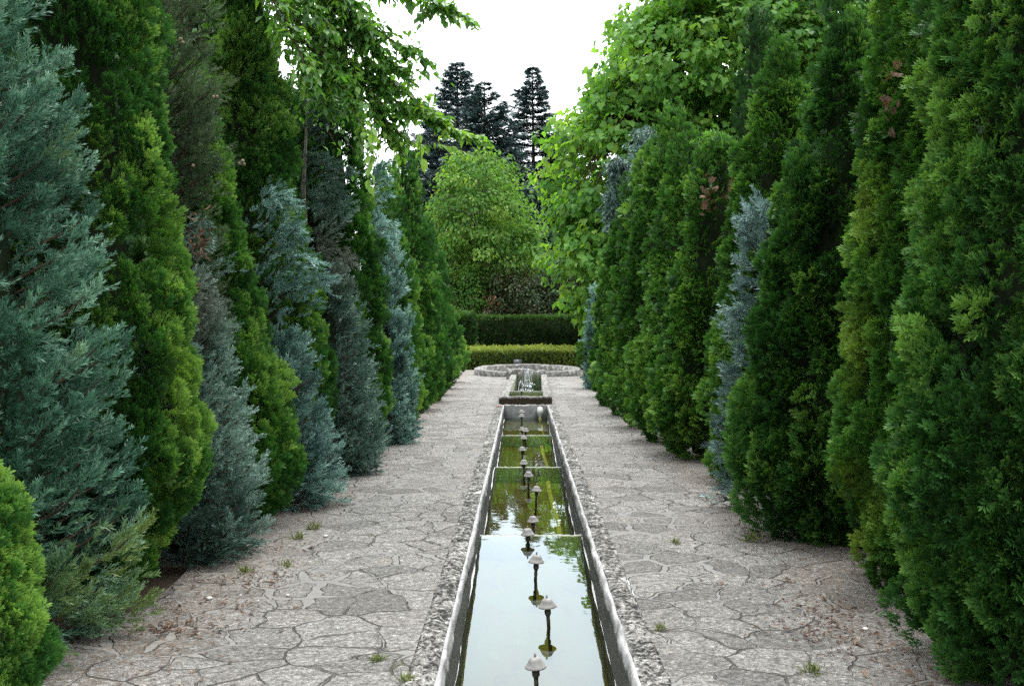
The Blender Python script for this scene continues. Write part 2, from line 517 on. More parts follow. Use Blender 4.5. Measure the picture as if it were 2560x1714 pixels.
# ---- left row, from the near end to the fountain basin
GL, GR = 'trees of the left hedge row', 'trees of the right hedge row'
thuja_tree(-2.50, 3.30, 1.42, .47, 'small bright green thuja with a low pointed tip, in front of the big teal cypress', 11, e=.6, bright=.24, lod=.85, group=GL, cover=1.6)
L1h = [(*at(300, 1380, 3.8), .42, .95), (*at(345, 1230, 3.9), .2, .8), (*at(200, 1480, 3.6), .3, .75), (*at(130, 100, 3.7), .2, .8), (*at(160, 330, 3.8), .2, .7), (*at(190, 420, 3.8), .12, .8), (*at(150, 760, 3.8), .1, .5)]
plume_tree(-2.92, 4.05, 5.3, 1.0, 'big feathery teal cypress with yellow green lower branches, beside the left path edge', 12, 'teal', e=.95, n=440, plen=.64, slen=.125, group=GL,
           name='cypress_tree', cat='cypress', hue_at=L1h, side=-.9, per=42, core=.55, spread=.10)
thuja_tree(-2.97, 4.95, 6.5, .90, 'tall green thuja with yellow lit edge, between the teal cypress and the first grey juniper', 13, e=.6, group=GL, bright=.03,
           yellow=[(*at(440, 900, 4.8), .35, .3), (*at(420, 500, 4.8), .3, .3)], lump=.2)  # yellow patches put the lit path-side edge into the leaf colour
plume_tree(-2.50, 5.62, 2.25, .60, 'grey blue juniper bush, first grey one from the near end of the left row', 14, 'bluegrey', e=.5, n=300, plen=.42, slen=.125, group=GL, side=-.7, per=24,
           hue_at=[(*at(440, 700, 5.6), .3, .5)], dead=[(*at(440, 555, 5.45), .12, .25)],
           branches=[(at(380, 640, 5.7), at(430, 540, 5.6), at(480, 560, 5.5)), (at(380, 600, 5.7), at(430, 500, 5.6), at(470, 520, 5.5)), (at(400, 700, 5.7), at(470, 630, 5.6), at(530, 610, 5.5))])
OB = [(at(330, 420, 6.2), at(430, 370, 6.1), at(535, 350, 5.95)), (at(330, 350, 6.2), at(420, 230, 6.1), at(520, 180, 5.95)), (at(330, 250, 6.2), at(430, 130, 6.1), at(500, 20, 6)), (at(330, 180, 6.2), at(420, 60, 6.1), at(470, -60, 6)),
      (at(330, 330, 6.2), at(420, 280, 6.1), at(490, 240, 5.95)), (at(340, 470, 6.2), at(400, 430, 6.1), at(440, 440, 5.95)), (at(340, 520, 6.2), at(410, 480, 6.1), at(470, 450, 6)), (at(340, 300, 6.2), at(400, 190, 6.1), at(460, 100, 6))]
plume_tree(-2.85, 6.1, 4.9, .5, 'olive grey cypress with small round cones, above the first grey juniper', 15, 'olive', e=.3, n=230, plen=.5, slen=.12, group=GL, name='cypress_tree', cat='cypress',
           T=PLUME_FINE, per=26, zmin=1.2, side=-.8, branches=OB, core=.5,
           cones=[at(397, 72, 5.75), at(402, 80, 5.75), at(482, 206, 5.75), at(474, 207, 5.75), at(542, 356, 5.75), at(535, 362, 5.75), at(546, 364, 5.76), at(426, 367, 5.75)])
thuja_tree(-2.78, 6.55, 3.8, .95, 'pointed green thuja leaning its tip under the olive cypress branch with cones', 16, e=.8, group=GL, lump=.17, bright=.02)
LB = [(at(590, 520, 7.1), at(640, 430, 7), at(670, 470, 6.9)), (at(590, 590, 7.1), at(640, 500, 7), at(690, 560, 6.9)), (at(590, 650, 7.1), at(650, 570, 7), at(730, 600, 6.85)),
      (at(590, 720, 7.1), at(640, 640, 7), at(755, 635, 6.8)), (at(590, 470, 7.1), at(625, 430, 7), at(660, 440, 6.9)), (at(600, 760, 7.1), at(650, 640, 7), at(690, 640, 6.9)), (at(590, 560, 7.1), at(640, 510, 7), at(680, 520, 6.9))]
plume_tree(-2.3, 7.2, 1.75, .58, 'bright blue juniper with drooping feathery fronds, between two thujas of the left row', 17, 'blue', e=.42, n=260, plen=.42, slen=.15, group=GL, side=-.7, per=20, branches=LB + LB, droop=.05)
thuja_tree(-2.90, 8.0, 5.6, 1.08, 'tallest broad thuja of the left row, its tip above the leafy branch', 18, e=.92, group=GL, lump=.17)
GB = [(at(695, 600, 8.6), at(760, 480, 8.5), at(800, 460, 8.4)), (at(690, 420, 8.7), at(740, 370, 8.6), at(800, 390, 8.5)), (at(690, 330, 8.7), at(730, 260, 8.6), at(770, 250, 8.5)), (at(695, 520, 8.6), at(750, 430, 8.5), at(790, 440, 8.4)),
      (at(690, 380, 8.7), at(720, 330, 8.6), at(750, 370, 8.5)), (at(690, 480, 8.6), at(720, 410, 8.6), at(760, 430, 8.5)), (at(695, 580, 8.6), at(730, 540, 8.5), at(810, 600, 8.3)), (at(690, 300, 8.7), at(730, 220, 8.6), at(760, 190, 8.5))]
plume_tree(-2.22, 8.75, 2.5, .62, 'dull grey juniper with a bare grey leader stem, under the leafy branch', 19, 'bluegrey', e=.42, n=280, plen=.48, slen=.15, group=GL, side=-.7, per=20, branches=GB + GB + GB, hue_at=[(*at(780, 590, 8.4), .35, .5), (*at(730, 560, 8.4), .3, .4)],
           bare=[at(700, 640, 8.6), at(690, 420, 8.55), at(695, 330, 8.55), at(699, 220, 8.55)], bright=-.05)
thuja_tree(-2.48, 9.8, 5.3, .95, 'green thuja behind the dull grey juniper, its narrow tip showing among the branch leaves', 20, e=.66, group=GL, lump=.15)
BB = [(at(830, 450, 10.6), at(860, 390, 10.5), at(885, 400, 10.4)), (at(830, 420, 10.6), at(850, 370, 10.5), at(880, 370, 10.4)), (at(830, 490, 10.6), at(860, 430, 10.5), at(890, 440, 10.4)), (at(840, 540, 10.6), at(870, 490, 10.5), at(905, 520, 10.3))]
plume_tree(-2.0, 11.0, 3.3, .50, 'narrow pale blue juniper, farthest blue one of the left row', 21, 'blue', e=.5, n=210, plen=.5, slen=.2, group=GL, side=-.7, branches=BB * 2, bright=.05, T=PLUME_FAR + PLUME)
thuja_tree(-2.30, 12.3, 4.15, .72, 'slim thuja just past the farthest blue juniper of the left row', 22, e=.62, group=GL)
thuja_tree(-2.36, 13.7, 4.25, .72, 'slim thuja in front of the pointed one that stands against the sky', 23, e=.62, group=GL)
thuja_tree(-2.35, 15.4, 5.2, .76, 'pointed thuja whose tip stands against the white sky left of the firs', 24, e=.62, group=GL)
thuja_tree(-2.38, 17.0, 4.4, .74, 'fourth thuja from the fountain end of the left row', 25, e=.62, group=GL)
thuja_tree(-2.39, 18.7, 4.0, .74, 'third thuja from the fountain end of the left row', 26, e=.62, group=GL)
thuja_tree(-2.44, 20.6, 3.6, .74, 'second thuja from the fountain end of the left row', 27, e=.62, group=GL)
thuja_tree(-2.50, 22.8, 3.3, .72, 'last low thuja at the fountain end of the left row', 28, e=.62, group=GL)

# ---- right row, from the near end to the fountain basin
RK = dict(mat='thuja_r', up=.28, out=.95, flat=.5, group=GR, lump=.16)
RD = dict(RK, mat='thuja_d')
thuja_tree(2.90, 3.75, 6.0, 1.10, 'huge dark green thuja filling the right edge of the view', 31, e=.38, cols=[(-.42, .15, 1.6, .58, .55), (-.28, -.2, 2.6, .66, .5), (-.40, -.25, .95, .56, .5)], **RD)
thuja_tree(2.95, 4.95, 5.6, .98, 'dark thuja with yellow tinged bulge low on its path side, beside the huge one', 32, e=.45, cols=[(-.38, -.1, 1.25, .50, .5), (-.2, -.15, 2.5, .66, .6), (.1, .2, 4.2, .62, .5)],
           yellow=[(*at(1925, 1230, 4.8), .22, .9), (*at(1960, 1150, 4.6), .25, .5), (*at(1945, 800, 4.9), .3, .45), (*at(1985, 480, 4.9), .3, .35)], dead=[(*at(2090, 160, 4.25), .05, .22), (*at(2080, 215, 4.25), .03, .12)], **RK)
thuja_tree(3.50, 7.3, 5.3, .75, 'thuja standing behind the gap between the two nearest right trees and the twin-tipped one', 33, e=.5, **RD)
thuja_tree(2.60, 6.25, 4.15, 1.0, 'broad thuja with two tips at different heights, right of the pale blue spruce', 34, e=.72, cols=[(.22, -.35, 3.45, .62, .55), (-.35, -.1, 2.9, .6, .6), (.2, -.3, 1.5, .75, .5)], **dict(RK, mat='thuja_d'))
SB = [(at(1760, 640, 7.2), at(1730, 560, 7.1), at(1700, 520, 7)), (at(1770, 600, 7.2), at(1750, 500, 7.1), at(1720, 470, 7)), (at(1760, 560, 7.2), at(1760, 490, 7.1), at(1740, 455, 7)), (at(1770, 660, 7.2), at(1730, 600, 7.1), at(1695, 590, 7)),
      (at(1760, 560, 7.2), at(1740, 500, 7.1), at(1700, 495, 7)), (at(1750, 740, 7.2), at(1700, 700, 7.1), at(1660, 712, 7)), (at(1750, 790, 7.2), at(1710, 750, 7.1), at(1665, 745, 7)), (at(1750, 700, 7.2), at(1720, 650, 7.1), at(1700, 640, 7)),
      (at(1740, 860, 7.2), at(1710, 800, 7.1), at(1690, 790, 7)), (at(1740, 900, 7.2), at(1700, 850, 7.1), at(1670, 850, 7)), (at(1740, 960, 7.2), at(1690, 900, 7.1), at(1660, 890, 7)), (at(1740, 1010, 7.2), at(1690, 960, 7.1), at(1645, 960, 7)),
      (at(1740, 1080, 7.2), at(1690, 1020, 7.1), at(1640, 1020, 7)), (at(1740, 1120, 7.2), at(1690, 1070, 7.1), at(1645, 1080, 7)), (at(1740, 1170, 7.2), at(1700, 1110, 7.1), at(1650, 1120, 7)), (at(1760, 760, 7.2), at(1730, 700, 7.1), at(1700, 690, 7))]
plume_tree(2.40, 7.2, 2.5, .20, 'pale silvery blue spruce squeezed between two green thujas of the right row', 35, 'paleblue', e=.5, n=50, plen=.36, slen=.17, group=GR, name='spruce_tree', cat='spruce', side=3.6, bright=-.08, branches=SB * 2, per=16, core=.3)
thuja_tree(2.84, 8.55, 4.65, .95, 'tall tapering thuja with a thin tip, directly left of the pale blue spruce', 36, e=.68, cols=[(.28, -.1, 4.0, .7, .7), (-.25, -.3, 2.5, .62, .7), (-.35, -.5, 1.4, .55, .6)], **RK)
thuja_tree(2.53, 9.9, 4.05, .92, 'round topped thuja with two reddish brown dead patches near its tip', 37, e=.58, cols=[(-.2, -.1, 3.85, .6, .6)],
           dead=[(*at(1632, 442, 9.35), .10, .26), (*at(1682, 432, 9.35), .09, .2)], **RK)
thuja_tree(2.40, 11.2, 4.35, .90, 'thuja with a blunt tip, next beyond the one with dead patches', 38, e=.68, **RK)
thuja_tree(2.27, 12.7, 4.9, .85, 'thuja with a double tip in the middle of the right row', 39, e=.7, cols=[(.22, .1, 5.1, .6, .6)], **RK)
thuja_tree(2.28, 14.4, 4.8, .82, 'thuja with greyish upper side, fourth from the fountain end of the right row', 40, e=.66, **RK)
thuja_tree(2.27, 16.2, 4.6, .80, 'slim thuja under the drooping blue grey cedar tip', 41, e=.66, **RK)
thuja_tree(2.33, 18.2, 4.2, .78, 'slim thuja, second from the fountain end of the right row', 42, e=.66, **RK)
plume_tree(1.98, 20.4, 2.9, .34, 'thin blue grey juniper at the fountain end of the right row', 43, 'blue', e=.4, n=150, plen=.5, slen=.26, group=GR, T=PLUME_FAR, side=3.8)
thuja_tree(2.39, 20.6, 3.8, .74, 'last green thuja at the fountain end of the right row', 44, e=.66, **RK)
# weeping cedar tip above the right row
WB = [(at(1416, 362, 18), at(1440, 372, 17.9), at(1436, 440, 17.8)), (at(1416, 362, 18), at(1396, 372, 17.9), at(1402, 410, 17.8)), (at(1425, 400, 18), at(1405, 420, 17.9), at(1395, 480, 17.8)),
      (at(1425, 420, 18), at(1440, 440, 17.9), at(1425, 500, 17.8)), (at(1410, 450, 18), at(1400, 470, 17.9), at(1388, 520, 17.8)), (at(1416, 380, 18), at(1420, 400, 17.9), at(1412, 470, 17.8))]
plume_tree(2.45, 18.05, 4.5, .24, 'blue grey weeping cedar with a bent drooping tip above the right row', 45, 'bluegrey', e=.5, n=24, plen=.6, slen=.3, up=-.3, droop=.4, T=PLUME_FAR, name='cedar_tree', cat='cedar', branches=WB * 4, group='single conifers behind the right row', zmin=2.,
           bare=[at(1425, 560, 18), at(1425, 440, 18), at(1420, 375, 18), at(1412, 360, 18)], core=.2, bright=-.08)
WD = [(at(1480, 300, 17), at(1470, 310, 16.9), at(1455, 360, 16.8)), (at(1490, 296, 17), at(1475, 330, 16.9), at(1450, 400, 16.8)), (at(1480, 330, 17), at(1460, 370, 16.9), at(1450, 430, 16.8))]
plume_tree(2.9, 17.0, 5.6, .35, 'thin grey conifer tip peeping over the middle of the right row', 46, 'bluegrey', e=.5, n=70, plen=.6, slen=.28, up=-.1, droop=.3, T=PLUME_FAR, name='cedar_tree', cat='cedar', branches=WD * 3, group='single conifers behind the right row', zmin=2., core=.3)


# ------------------------------------------------------------------ broadleaf trees
def bez(a, b, c, n=8):
    u = np.linspace(0, 1, n)[:, None]
    return (1 - u) ** 2 * a + 2 * u * (1 - u) * b + u * u * c


def leafy_tree(name, label, cat, base, trunk_top, blobs, mat, T, leaf, clumps, per, crad, seed, group=None, bark='bark', droop=.6, shell=.55, keep=None, huep=.15, bright=0., trad=.16,
               nlimb=9, flatten=.55, limb_tone=.4):
    """Trunk, limbs to every part of the crown, twigs and layered leaf clumps."""
    rng = np.random.default_rng(seed)
    base = np.asarray(base, float); top = np.asarray(trunk_top, float)
    root = empty(name, base, label, cat, group)
    acc = Acc(); wood = Acc(); tk = Acc()
    mid = (base + top) / 2 + np.array([.04, 0, 0]) * np.linalg.norm(top - base)
    tp = bez(base - [0, 0, .1], mid, top, 10)
    tk.tube(tp, np.linspace(trad, trad * .25, 10), 9)
    w = np.array([b[3] * b[4] * b[5] for b in blobs]) ** .7; w /= w.sum()
    cn = Noise(rng, 2.2 / max(b[3] for b in blobs), 12)
    C, O = [], []
    tries = 0
    while len(C) < clumps and tries < clumps * 30:
        tries += 1
        b = blobs[rng.choice(len(blobs), p=w)]
        d = unit(rng.normal(size=3))
        rr = (shell + (1 - shell) * rng.uniform() ** .5)
        p = np.array(b[:3]) + d * np.array(b[3:6]) * rr * (1 + .18 * cn(np.array(b[:3]) + d * np.array(b[3:6])))
        inside = False
        for b2 in blobs:
            if b2 is b: continue
            if (((p - b2[:3]) / np.array(b2[3:6])) ** 2).sum() < shell ** 2 * .8: inside = True
        if inside and rng.uniform() < .8: continue
        if keep and not keep(p): continue
        C.append(p); O.append(d)
    C = np.array(C); O = np.array(O)
    n = len(C)
    # limbs: main ones to spread anchor points, then a twig from the nearest limb to every clump
    anchors = C[rng.choice(n, min(nlimb, n), replace=False)]
    limbs = []
    for a in anchors:
        u = np.clip((a[2] - base[2]) / (top[2] - base[2]) - .25, .12, .95)
        s = tp[int(u * 9)]
        ctr = s * .45 + a * .55 + np.array([0, 0, .15]) * np.linalg.norm(a - s)
        L = bez(s, ctr, s + (a - s) * .85, 8)
        limbs.append(L)
        wood.tube(L, np.linspace(trad * .42, trad * .08, 8), 6, cap=False)
    node = np.concatenate(limbs + [tp[3:]])
    for c in C:
        k = np.argmin(((node - c) ** 2).sum(1) + rng.uniform(0, .3, len(node)))
        s = node[k]
        wood.tube(bez(s, (s + c) / 2 + np.array([0, 0, .08]) * np.linalg.norm(c - s) + rng.normal(size=3) * .05, c, 5), np.linspace(trad * .1, trad * .025, 5), 4, cap=False)
    rep = np.repeat(np.arange(n), per)
    m = len(rep)
    J = rng.normal(size=(m, 3)); J /= np.maximum(1, np.linalg.norm(J, axis=1) / 1.5)[:, None]
    J[:, 2] *= flatten
    P = C[rep] + J * crad
    od = unit(O[rep] * .8 + J * .7)
    F = od * (1 - droop * .5) + np.array([0, 0, -1.]) * droop + rng.normal(size=(m, 3)) * .35
    Nn = od * .6 + np.array([0, 0, .9]) + rng.normal(size=(m, 3)) * .45
    tint = .42 + .15 * rng.normal(size=n)[rep] + .15 * rng.normal(size=m) + .15 * cn(P) + bright
    hue = np.clip(rng.normal(size=n) * .35 + huep - .1, 0, .9)[rep] * rng.uniform(.3, 1, m)
    place(acc, T, P, F, Nn, leaf * rng.uniform(.6, 1.2, m), tint, hue, rng, .1)
    acc.build('crown', M[mat], root, base)
    wood.build('branches', M[bark], root, base)
    tk.build('trunk', M[bark], root, base)
    return root


def blob(px, py, d, rx, rz, ry=None):
    p = at(px, py, d); k = d / FPX
    return (p[0], p[1], p[2], rx * k, (ry if ry else rx) * k, rz * k)


# big-leaved tree behind the right row
leafy_tree('maple_tree', 'big bright green tree with broad lobed leaves, rising behind the right hedge row', 'tree', (7.4, 31.0, 0), at(1600, 120, 31.2), [
    blob(1672, 175, 31, 285, 275), blob(1500, 270, 30.6, 150, 120), blob(1468, 410, 30, 205, 220, 190), blob(1435, 600, 29.6, 172, 150, 150), blob(1930, 110, 31, 260, 280), blob(1790, 330, 31, 260, 180), blob(1400, 690, 29.4, 70, 60, 60), blob(1650, 20, 31, 170, 150)],
    'maple', LOBED, .25, 1700, 34, .52, 51, bark='bark', droop=.75, shell=.6, huep=.22, trad=.3, nlimb=16, flatten=.5)
leafy_tree('lime_tree', 'tall pale green tree far behind the right hedge row, at the top right', 'tree', (12.2, 40.0, 0), at(1760, 0, 40), [blob(1830, 40, 40, 300, 320), blob(2080, 30, 40, 240, 300), blob(1620, 90, 40, 160, 240)],
           'mid', LEAF, .30, 420, 26, .75, 52, droop=.6, shell=.6, huep=.3, trad=.3, nlimb=14)
# fresh green tree behind the tall hedge
leafy_tree('garden_tree', 'rounded fresh green tree with grey limbs, centred behind the tall hedge', 'tree', (*at(1090, 745, 40)[:2], 0), at(1092, 400, 40), [
    blob(1092, 490, 40, 112, 120), blob(1095, 405, 40, 72, 70), blob(1075, 590, 40, 118, 80), blob(1140, 560, 39.5, 85, 90), blob(1040, 640, 39.5, 70, 70)],
    'mid', LEAF, .22, 560, 38, .40, 53, bark='greybark', droop=.75, shell=.35, huep=.2, trad=.13, nlimb=22, bright=-.03)
# shrubs over the hedge
SH = 'shrubs above the tall hedge'
def shrub(px, py, d, rx, rz, label, seed, mat='shrub', leaf=.16, huep=.1, T=None, cl=150, bright=0.):
    b = blob(px, py, d, rx, rz)
    leafy_tree('garden_shrub', label, 'shrub', (b[0], b[1], 0), (b[0], b[1], b[2]), [b], mat, T or LEAF, leaf, cl, 26, .34, seed, SH, droop=.5, shell=.4, huep=huep, trad=.06, nlimb=8, bright=bright)
shrub(1068, 680, 38.6, 50, 75, 'green shrub at the left end above the tall hedge', 61, 'mid', bright=-.22)
shrub(1160, 668, 38.8, 62, 75, 'dark reddish green shrub right of the pink wall, above the hedge', 62, huep=.5)
shrub(1230, 690, 38.4, 55, 55, 'dark shrub in the middle above the tall hedge', 63, huep=.35, bright=-.1)
shrub(1200, 630, 40.5, 50, 40, 'shrub with orange brown young leaves below the garden tree crown', 64, 'mid', huep=.2, bright=-.1)
shrub(1285, 670, 38.8, 60, 75, 'dim feathery shrub under the drooping maple leaves', 65, 'olive', .3, .0, PLUME_FAR, 130, .05)
shrub(1370, 680, 39.0, 70, 70, 'dark shrub at the right end above the tall hedge', 66, bright=-.1)
shrub(990, 660, 39.0, 70, 90, 'green shrub behind the end of the left hedge row', 67, bright=0.)


def fir(px, ptop, d, R, label, seed, H=None, cut=0.):
    rng = np.random.default_rng(seed)
    tip = at(px, ptop, d); x, y, H = tip
    root = empty('fir_tree', (x, y, 0), label, 'fir', 'dark firs on the skyline')
    tk = Acc(); tk.tube([(x, y, -.1), (x + .1, y, H * .5), (x, y, H)], [.34, .2, .02], 8); tk.build('trunk', M['bark'], root, (x, y, 0))
    acc = Acc(); wood = Acc()
    P, F, S, N, TT = [], [], [], [], []
    z = H - .25
    while z > 1.2:
        t = (H - z) / H
        r = R * min(1, (t * 2.0) ** .85) * rng.uniform(.82, 1.12)
        k = int(5 + 8 * min(1, t * 2.5))
        a0 = rng.uniform(0, 6.28)
        for j in range(k):
            a = a0 + 6.283 * j / k + rng.uniform(-.25, .25)
            L = r * rng.uniform(.72, 1.12) + .12
            if rng.uniform() < .07: continue
            o = np.array([math.cos(a), math.sin(a), 0]); s = np.array([-o[1], o[0], 0])
            b0 = np.array([x, y, z]); rise = .35 - .5 * t
            bl = bez(b0, b0 + o * L * .6 + [0, 0, (rise - .12) * L], b0 + o * L + [0, 0, rise * L], 5)
            wood.tube(bl, np.linspace(.05, .012, 5), 3, cap=False)
            m = int(8 + L * 30)
            u = rng.uniform(.12, 1, m) ** .75
            B = b0 + o * (L * u)[:, None] + np.array([0, 0, 1.]) * ((rise * u - .24 * u * (1 - u)) * L)[:, None]
            w = rng.normal(size=m) * .24 * L * (1.1 - u)
            P.append(B + s * w[:, None] + rng.normal(size=(m, 3)) * .07)
            F.append(o + s * (np.sign(w) * .7)[:, None] + np.array([0, 0, .12]) + rng.normal(size=(m, 3)) * .22)
            N.append(np.array([0, 0, 1.]) + rng.normal(size=(m, 3)) * .35)
            S.append(rng.uniform(.26, .5, m)); TT.append(.3 + .25 * u + .2 * rng.normal(size=m) + .1 * rng.normal())
        z -= (.34 + .3 * min(1, t * 3)) * rng.uniform(.85, 1.15)
    P = np.concatenate(P)
    place(acc, THUJA_FAR, P, np.concatenate(F), np.concatenate(N), np.concatenate(S), np.concatenate(TT), 0, rng, .2)
    acc.build('crown', M['fir'], root, (x, y, 0)); wood.build('branches', M['bark'], root, (x, y, 0))


fir(1046, 142, 60, 5.4, 'tallest dark fir on the skyline, left of the gap', 71)
fir(1108, 187, 57, 5.0, 'dark fir with a shorter tip, leaning against the tallest fir', 72)
fir(1218, 156, 62, 3.9, 'slender dark fir standing alone right of the two joined firs', 73)
fir(985, 300, 66, 4.6, 'low dark fir mostly hidden behind the left hedge row end', 74)
fir(1160, 390, 72, 6.0, 'low dark fir in the gap between the taller firs', 75)
fir(1290, 330, 74, 5.5, 'dark fir behind the left edge of the maple crown', 76)

# dark narrow cypress and a light cypress behind the right row
thuja_tree(*at(1725, 745, 16)[:2], 8.2, .42, 'dark narrow column cypress in front of the maple leaves', 81, 'thuja_d', e=.25, lod=2.6, bright=-.22, name='cypress_tree', cat='cypress', up=1.2, out=.35, group='single conifers behind the right row', full=True)
plume_tree(*at(1625, 745, 15)[:2], 5.6, .75, 'soft light green false cypress behind the round topped thuja', 82, 'mid', e=.5, n=160, plen=.6, slen=.3, droop=.5, up=.1, T=PLUME_FAR + PLUME, name='cypress_tree', cat='cypress', zmin=2.5, group='single conifers behind the right row', bright=-.1)

# second rank behind the left row closes the gaps
LBK = 'dark conifers behind the left row'
for k, (bx, by, bh, br, lab) in enumerate([(-3.75, 9.2, 7.2, .9, 'dark conifer deep behind the gap right of the olive cypress'), (-4.2, 11.0, 7.4, 1.0, 'dark conifer deep behind the tallest broad thuja of the left row'),
                                           (-3.7, 12.6, 5.4, .9, 'dark conifer deep behind the dull grey juniper'), (-3.85, 7.2, 6.2, .9, 'dark conifer deep in the gap between the teal cypress and the nearest tall thuja')]):
    thuja_tree(bx, by, bh, br, lab, 90 + k, 'thuja_d', e=.5, lod=2.6, group=LBK, name='conifer_tree', cat='conifer', cover=1.3)


# the tree that leans its branches over the left row
def hanging_tree():
    rng = np.random.default_rng(101)
    base = np.array([-4.6, 7.9, 0.])
    root = empty('walnut_tree', base, 'leafy tree hanging glossy green branches over the left hedge row', 'tree')
    tk = Acc(); wood = Acc(); acc = Acc()
    top = at(560, -330, 8.8)
    tk.tube(bez(base, base * .5 + top * .5 + [-.3, 0, .3], top, 10), np.linspace(.17, .07, 10), 9)
    hub = at(560, -250, 8.4)
    D = 8.0
    br = [  # start, bend, tip (survey px, px, distance), density, droop
        ((520, -200, 8.4), (740, 20, 8.0), (975, 135, 7.8), 1.2), ((560, -240, 8.4), (860, -70, 8.0), (1070, 45, 7.8), 1.2), ((520, -120, 8.4), (780, 210, 7.9), (1090, 320, 7.9), 1.5),
        ((540, -150, 8.2), (700, 70, 7.8), (740, 240, 7.6), .9), ((560, -100, 8.2), (790, 160, 7.6), (825, 300, 7.2), 1.0), ((560, -140, 8.2), (850, 160, 7.9), (900, 330, 7.8), 1.2),
        ((560, -170, 8.2), (800, 60, 7.9), (960, 200, 7.9), 1.1), ((540, -170, 8.0), (650, 20, 7.4), (690, 150, 7.2), .8), ((540, -190, 8.2), (720, -60, 7.8), (840, 70, 7.8), 1.1),
        ((540, -210, 8.2), (640, -60, 7.8), (760, 60, 7.6), 1.0), ((560, -260, 8.4), (760, -120, 8.2), (930, -20, 8.0), 1.1), ((540, -160, 8.2), (620, -30, 7.6), (640, 60, 7.4), .7),
        ((560, -130, 8.2), (820, 140, 7.9), (1000, 270, 7.9), 1.3), ((640, 40, 7.9), (800, 200, 7.8), (950, 340, 7.8), 1.1), ((560, -130, 8.2), (700, 40, 7.9), (790, 190, 7.8), 1.0),
        ((560, -200, 8.4), (700, -40, 8.0), (860, 130, 8.0), 1.0), ((560, -220, 8.4), (680, -90, 8.0), (800, 0, 7.8), 1.0), ((560, -230, 8.4), (840, -30, 8.3), (1010, 20, 8.1), .8)]
    P, F, N, S, T, H = [], [], [], [], [], []
    for bi, (a, b, c, den) in enumerate(br):
        A, B, Cc = at(*a), at(*b), at(*c)
        pts = bez(A, B, Cc, 14)
        wood.tube(np.concatenate([[hub], pts]) if bi % 2 == 0 else pts, np.linspace(.022, .004, 15 if bi % 2 == 0 else 14), 5, cap=False)
        L = np.linalg.norm(np.diff(pts, axis=0), axis=1).sum()
        for q in range(int(L * 15 * den)):
            u = .34 + .66 * rng.uniform() ** .8
            s = (1 - u) ** 2 * A + 2 * u * (1 - u) * B + u * u * Cc
            tdir = unit(2 * (1 - u) * (B - A) + 2 * u * (Cc - B))
            lt = rng.uniform(.16, .36) * (1.15 - .5 * u)
            d = unit(tdir * .75 + rng.normal(size=3) * np.array([.5, .6, .3]) + [0, 0, .12])
            e = s + d * lt + [0, 0, -.16 * lt]
            tw = bez(s, s + d * lt * .55 + [0, 0, .03], e, 5)
            wood.tube(tw, [.004, .003, .003, .002, .0015], 3, cap=False)
            m = rng.integers(6, 10)
            for j in range(m):
                v = (j + .6) / m
                k = min(3, int(v * 4)); p = tw[k] + (tw[k + 1] - tw[k]) * (v * 4 - k)
                sd = unit(np.cross(d, [0, 0, 1.])) * (1 if j % 2 else -1)
                P.append(p); F.append(d * .55 + sd * .6 + np.array([0, 0, -.45]) + rng.normal(size=3) * .25)
                N.append(np.array([0, 0, 1.]) + sd * .25 - d * .1 + rng.normal(size=3) * .3); S.append(rng.uniform(.07, .12))
                T.append(.4 + .2 * rng.normal()); H.append(max(0, rng.normal() * .25 + (.35 if u > .85 and c[1] > 250 else 0.)))
    # two long hanging shoots with bigger young leaves
    for (a, b, n, sz) in [(at(835, 255, 6.9), at(822, 405, 6.8), 11, .105), (at(945, 270, 6.9), at(948, 360, 6.85), 6, .11), (at(985, 310, 7.4), at(1088, 345, 7.4), 22, .085)][:]:
        tw = bez(a, (a + b) / 2 + [.03, 0, .02], b, 6); wood.tube(tw, .003, 3, cap=False)
        for j in range(n):
            v = (j + .3) / n * 4.99; k = int(v); p = tw[k] + (tw[k + 1] - tw[k]) * (v - k)
            P.append(p); F.append(np.array([(-1) ** j * .5, -.1, -1.]) + rng.normal(size=3) * .3); N.append(np.array([(-1) ** j * .5, -.7, .45]) + rng.normal(size=3) * .5)
            S.append(sz * rng.uniform(.75, 1.1)); T.append(.7); H.append(.55)
    place(acc, LEAF, np.array(P), np.array(F), np.array(N), np.array(S), np.array(T), np.array(H), rng, .1)
    # the crown above the frame
    m = 2200
    C = at(600, -330, 8.6) + rng.normal(size=(m, 3)) * np.array([.8, .8, .45])
    place(acc, LEAF, C, rng.normal(size=(m, 3)) * .5 + [0, 0, -.7], rng.normal(size=(m, 3)) * .4 + [0, 0, 1], .09, .4 + .2 * rng.normal(size=m), 0, rng)
    for (q, m, sd) in ((at(700, 40, 9.1), 1500, (.5, .5, .42)), (at(600, 0, 9.0), 900, (.4, .4, .4)), (at(800, 200, 9.2), 700, (.35, .4, .4))):
        C = q + rng.normal(size=(m, 3)) * np.array(sd)
        for k in range(0, m, 12): wood.tube(np.array([q * .3 + C[k] * .7 - [.1, 0, .1], C[k]]), .005, 3, cap=False)
        place(acc, LEAF, C, rng.normal(size=(m, 3)) * .5 + [.3, 0, -.6], rng.normal(size=(m, 3)) * .4 + [0, 0, 1], rng.uniform(.07, .11, m), .4 + .2 * rng.normal(size=m), 0, rng)
    acc.build('crown', M['hang'], root, base); wood.build('branches', M['bark'], root, base); tk.build('trunk', M['bark'], root, base)


hanging_tree()


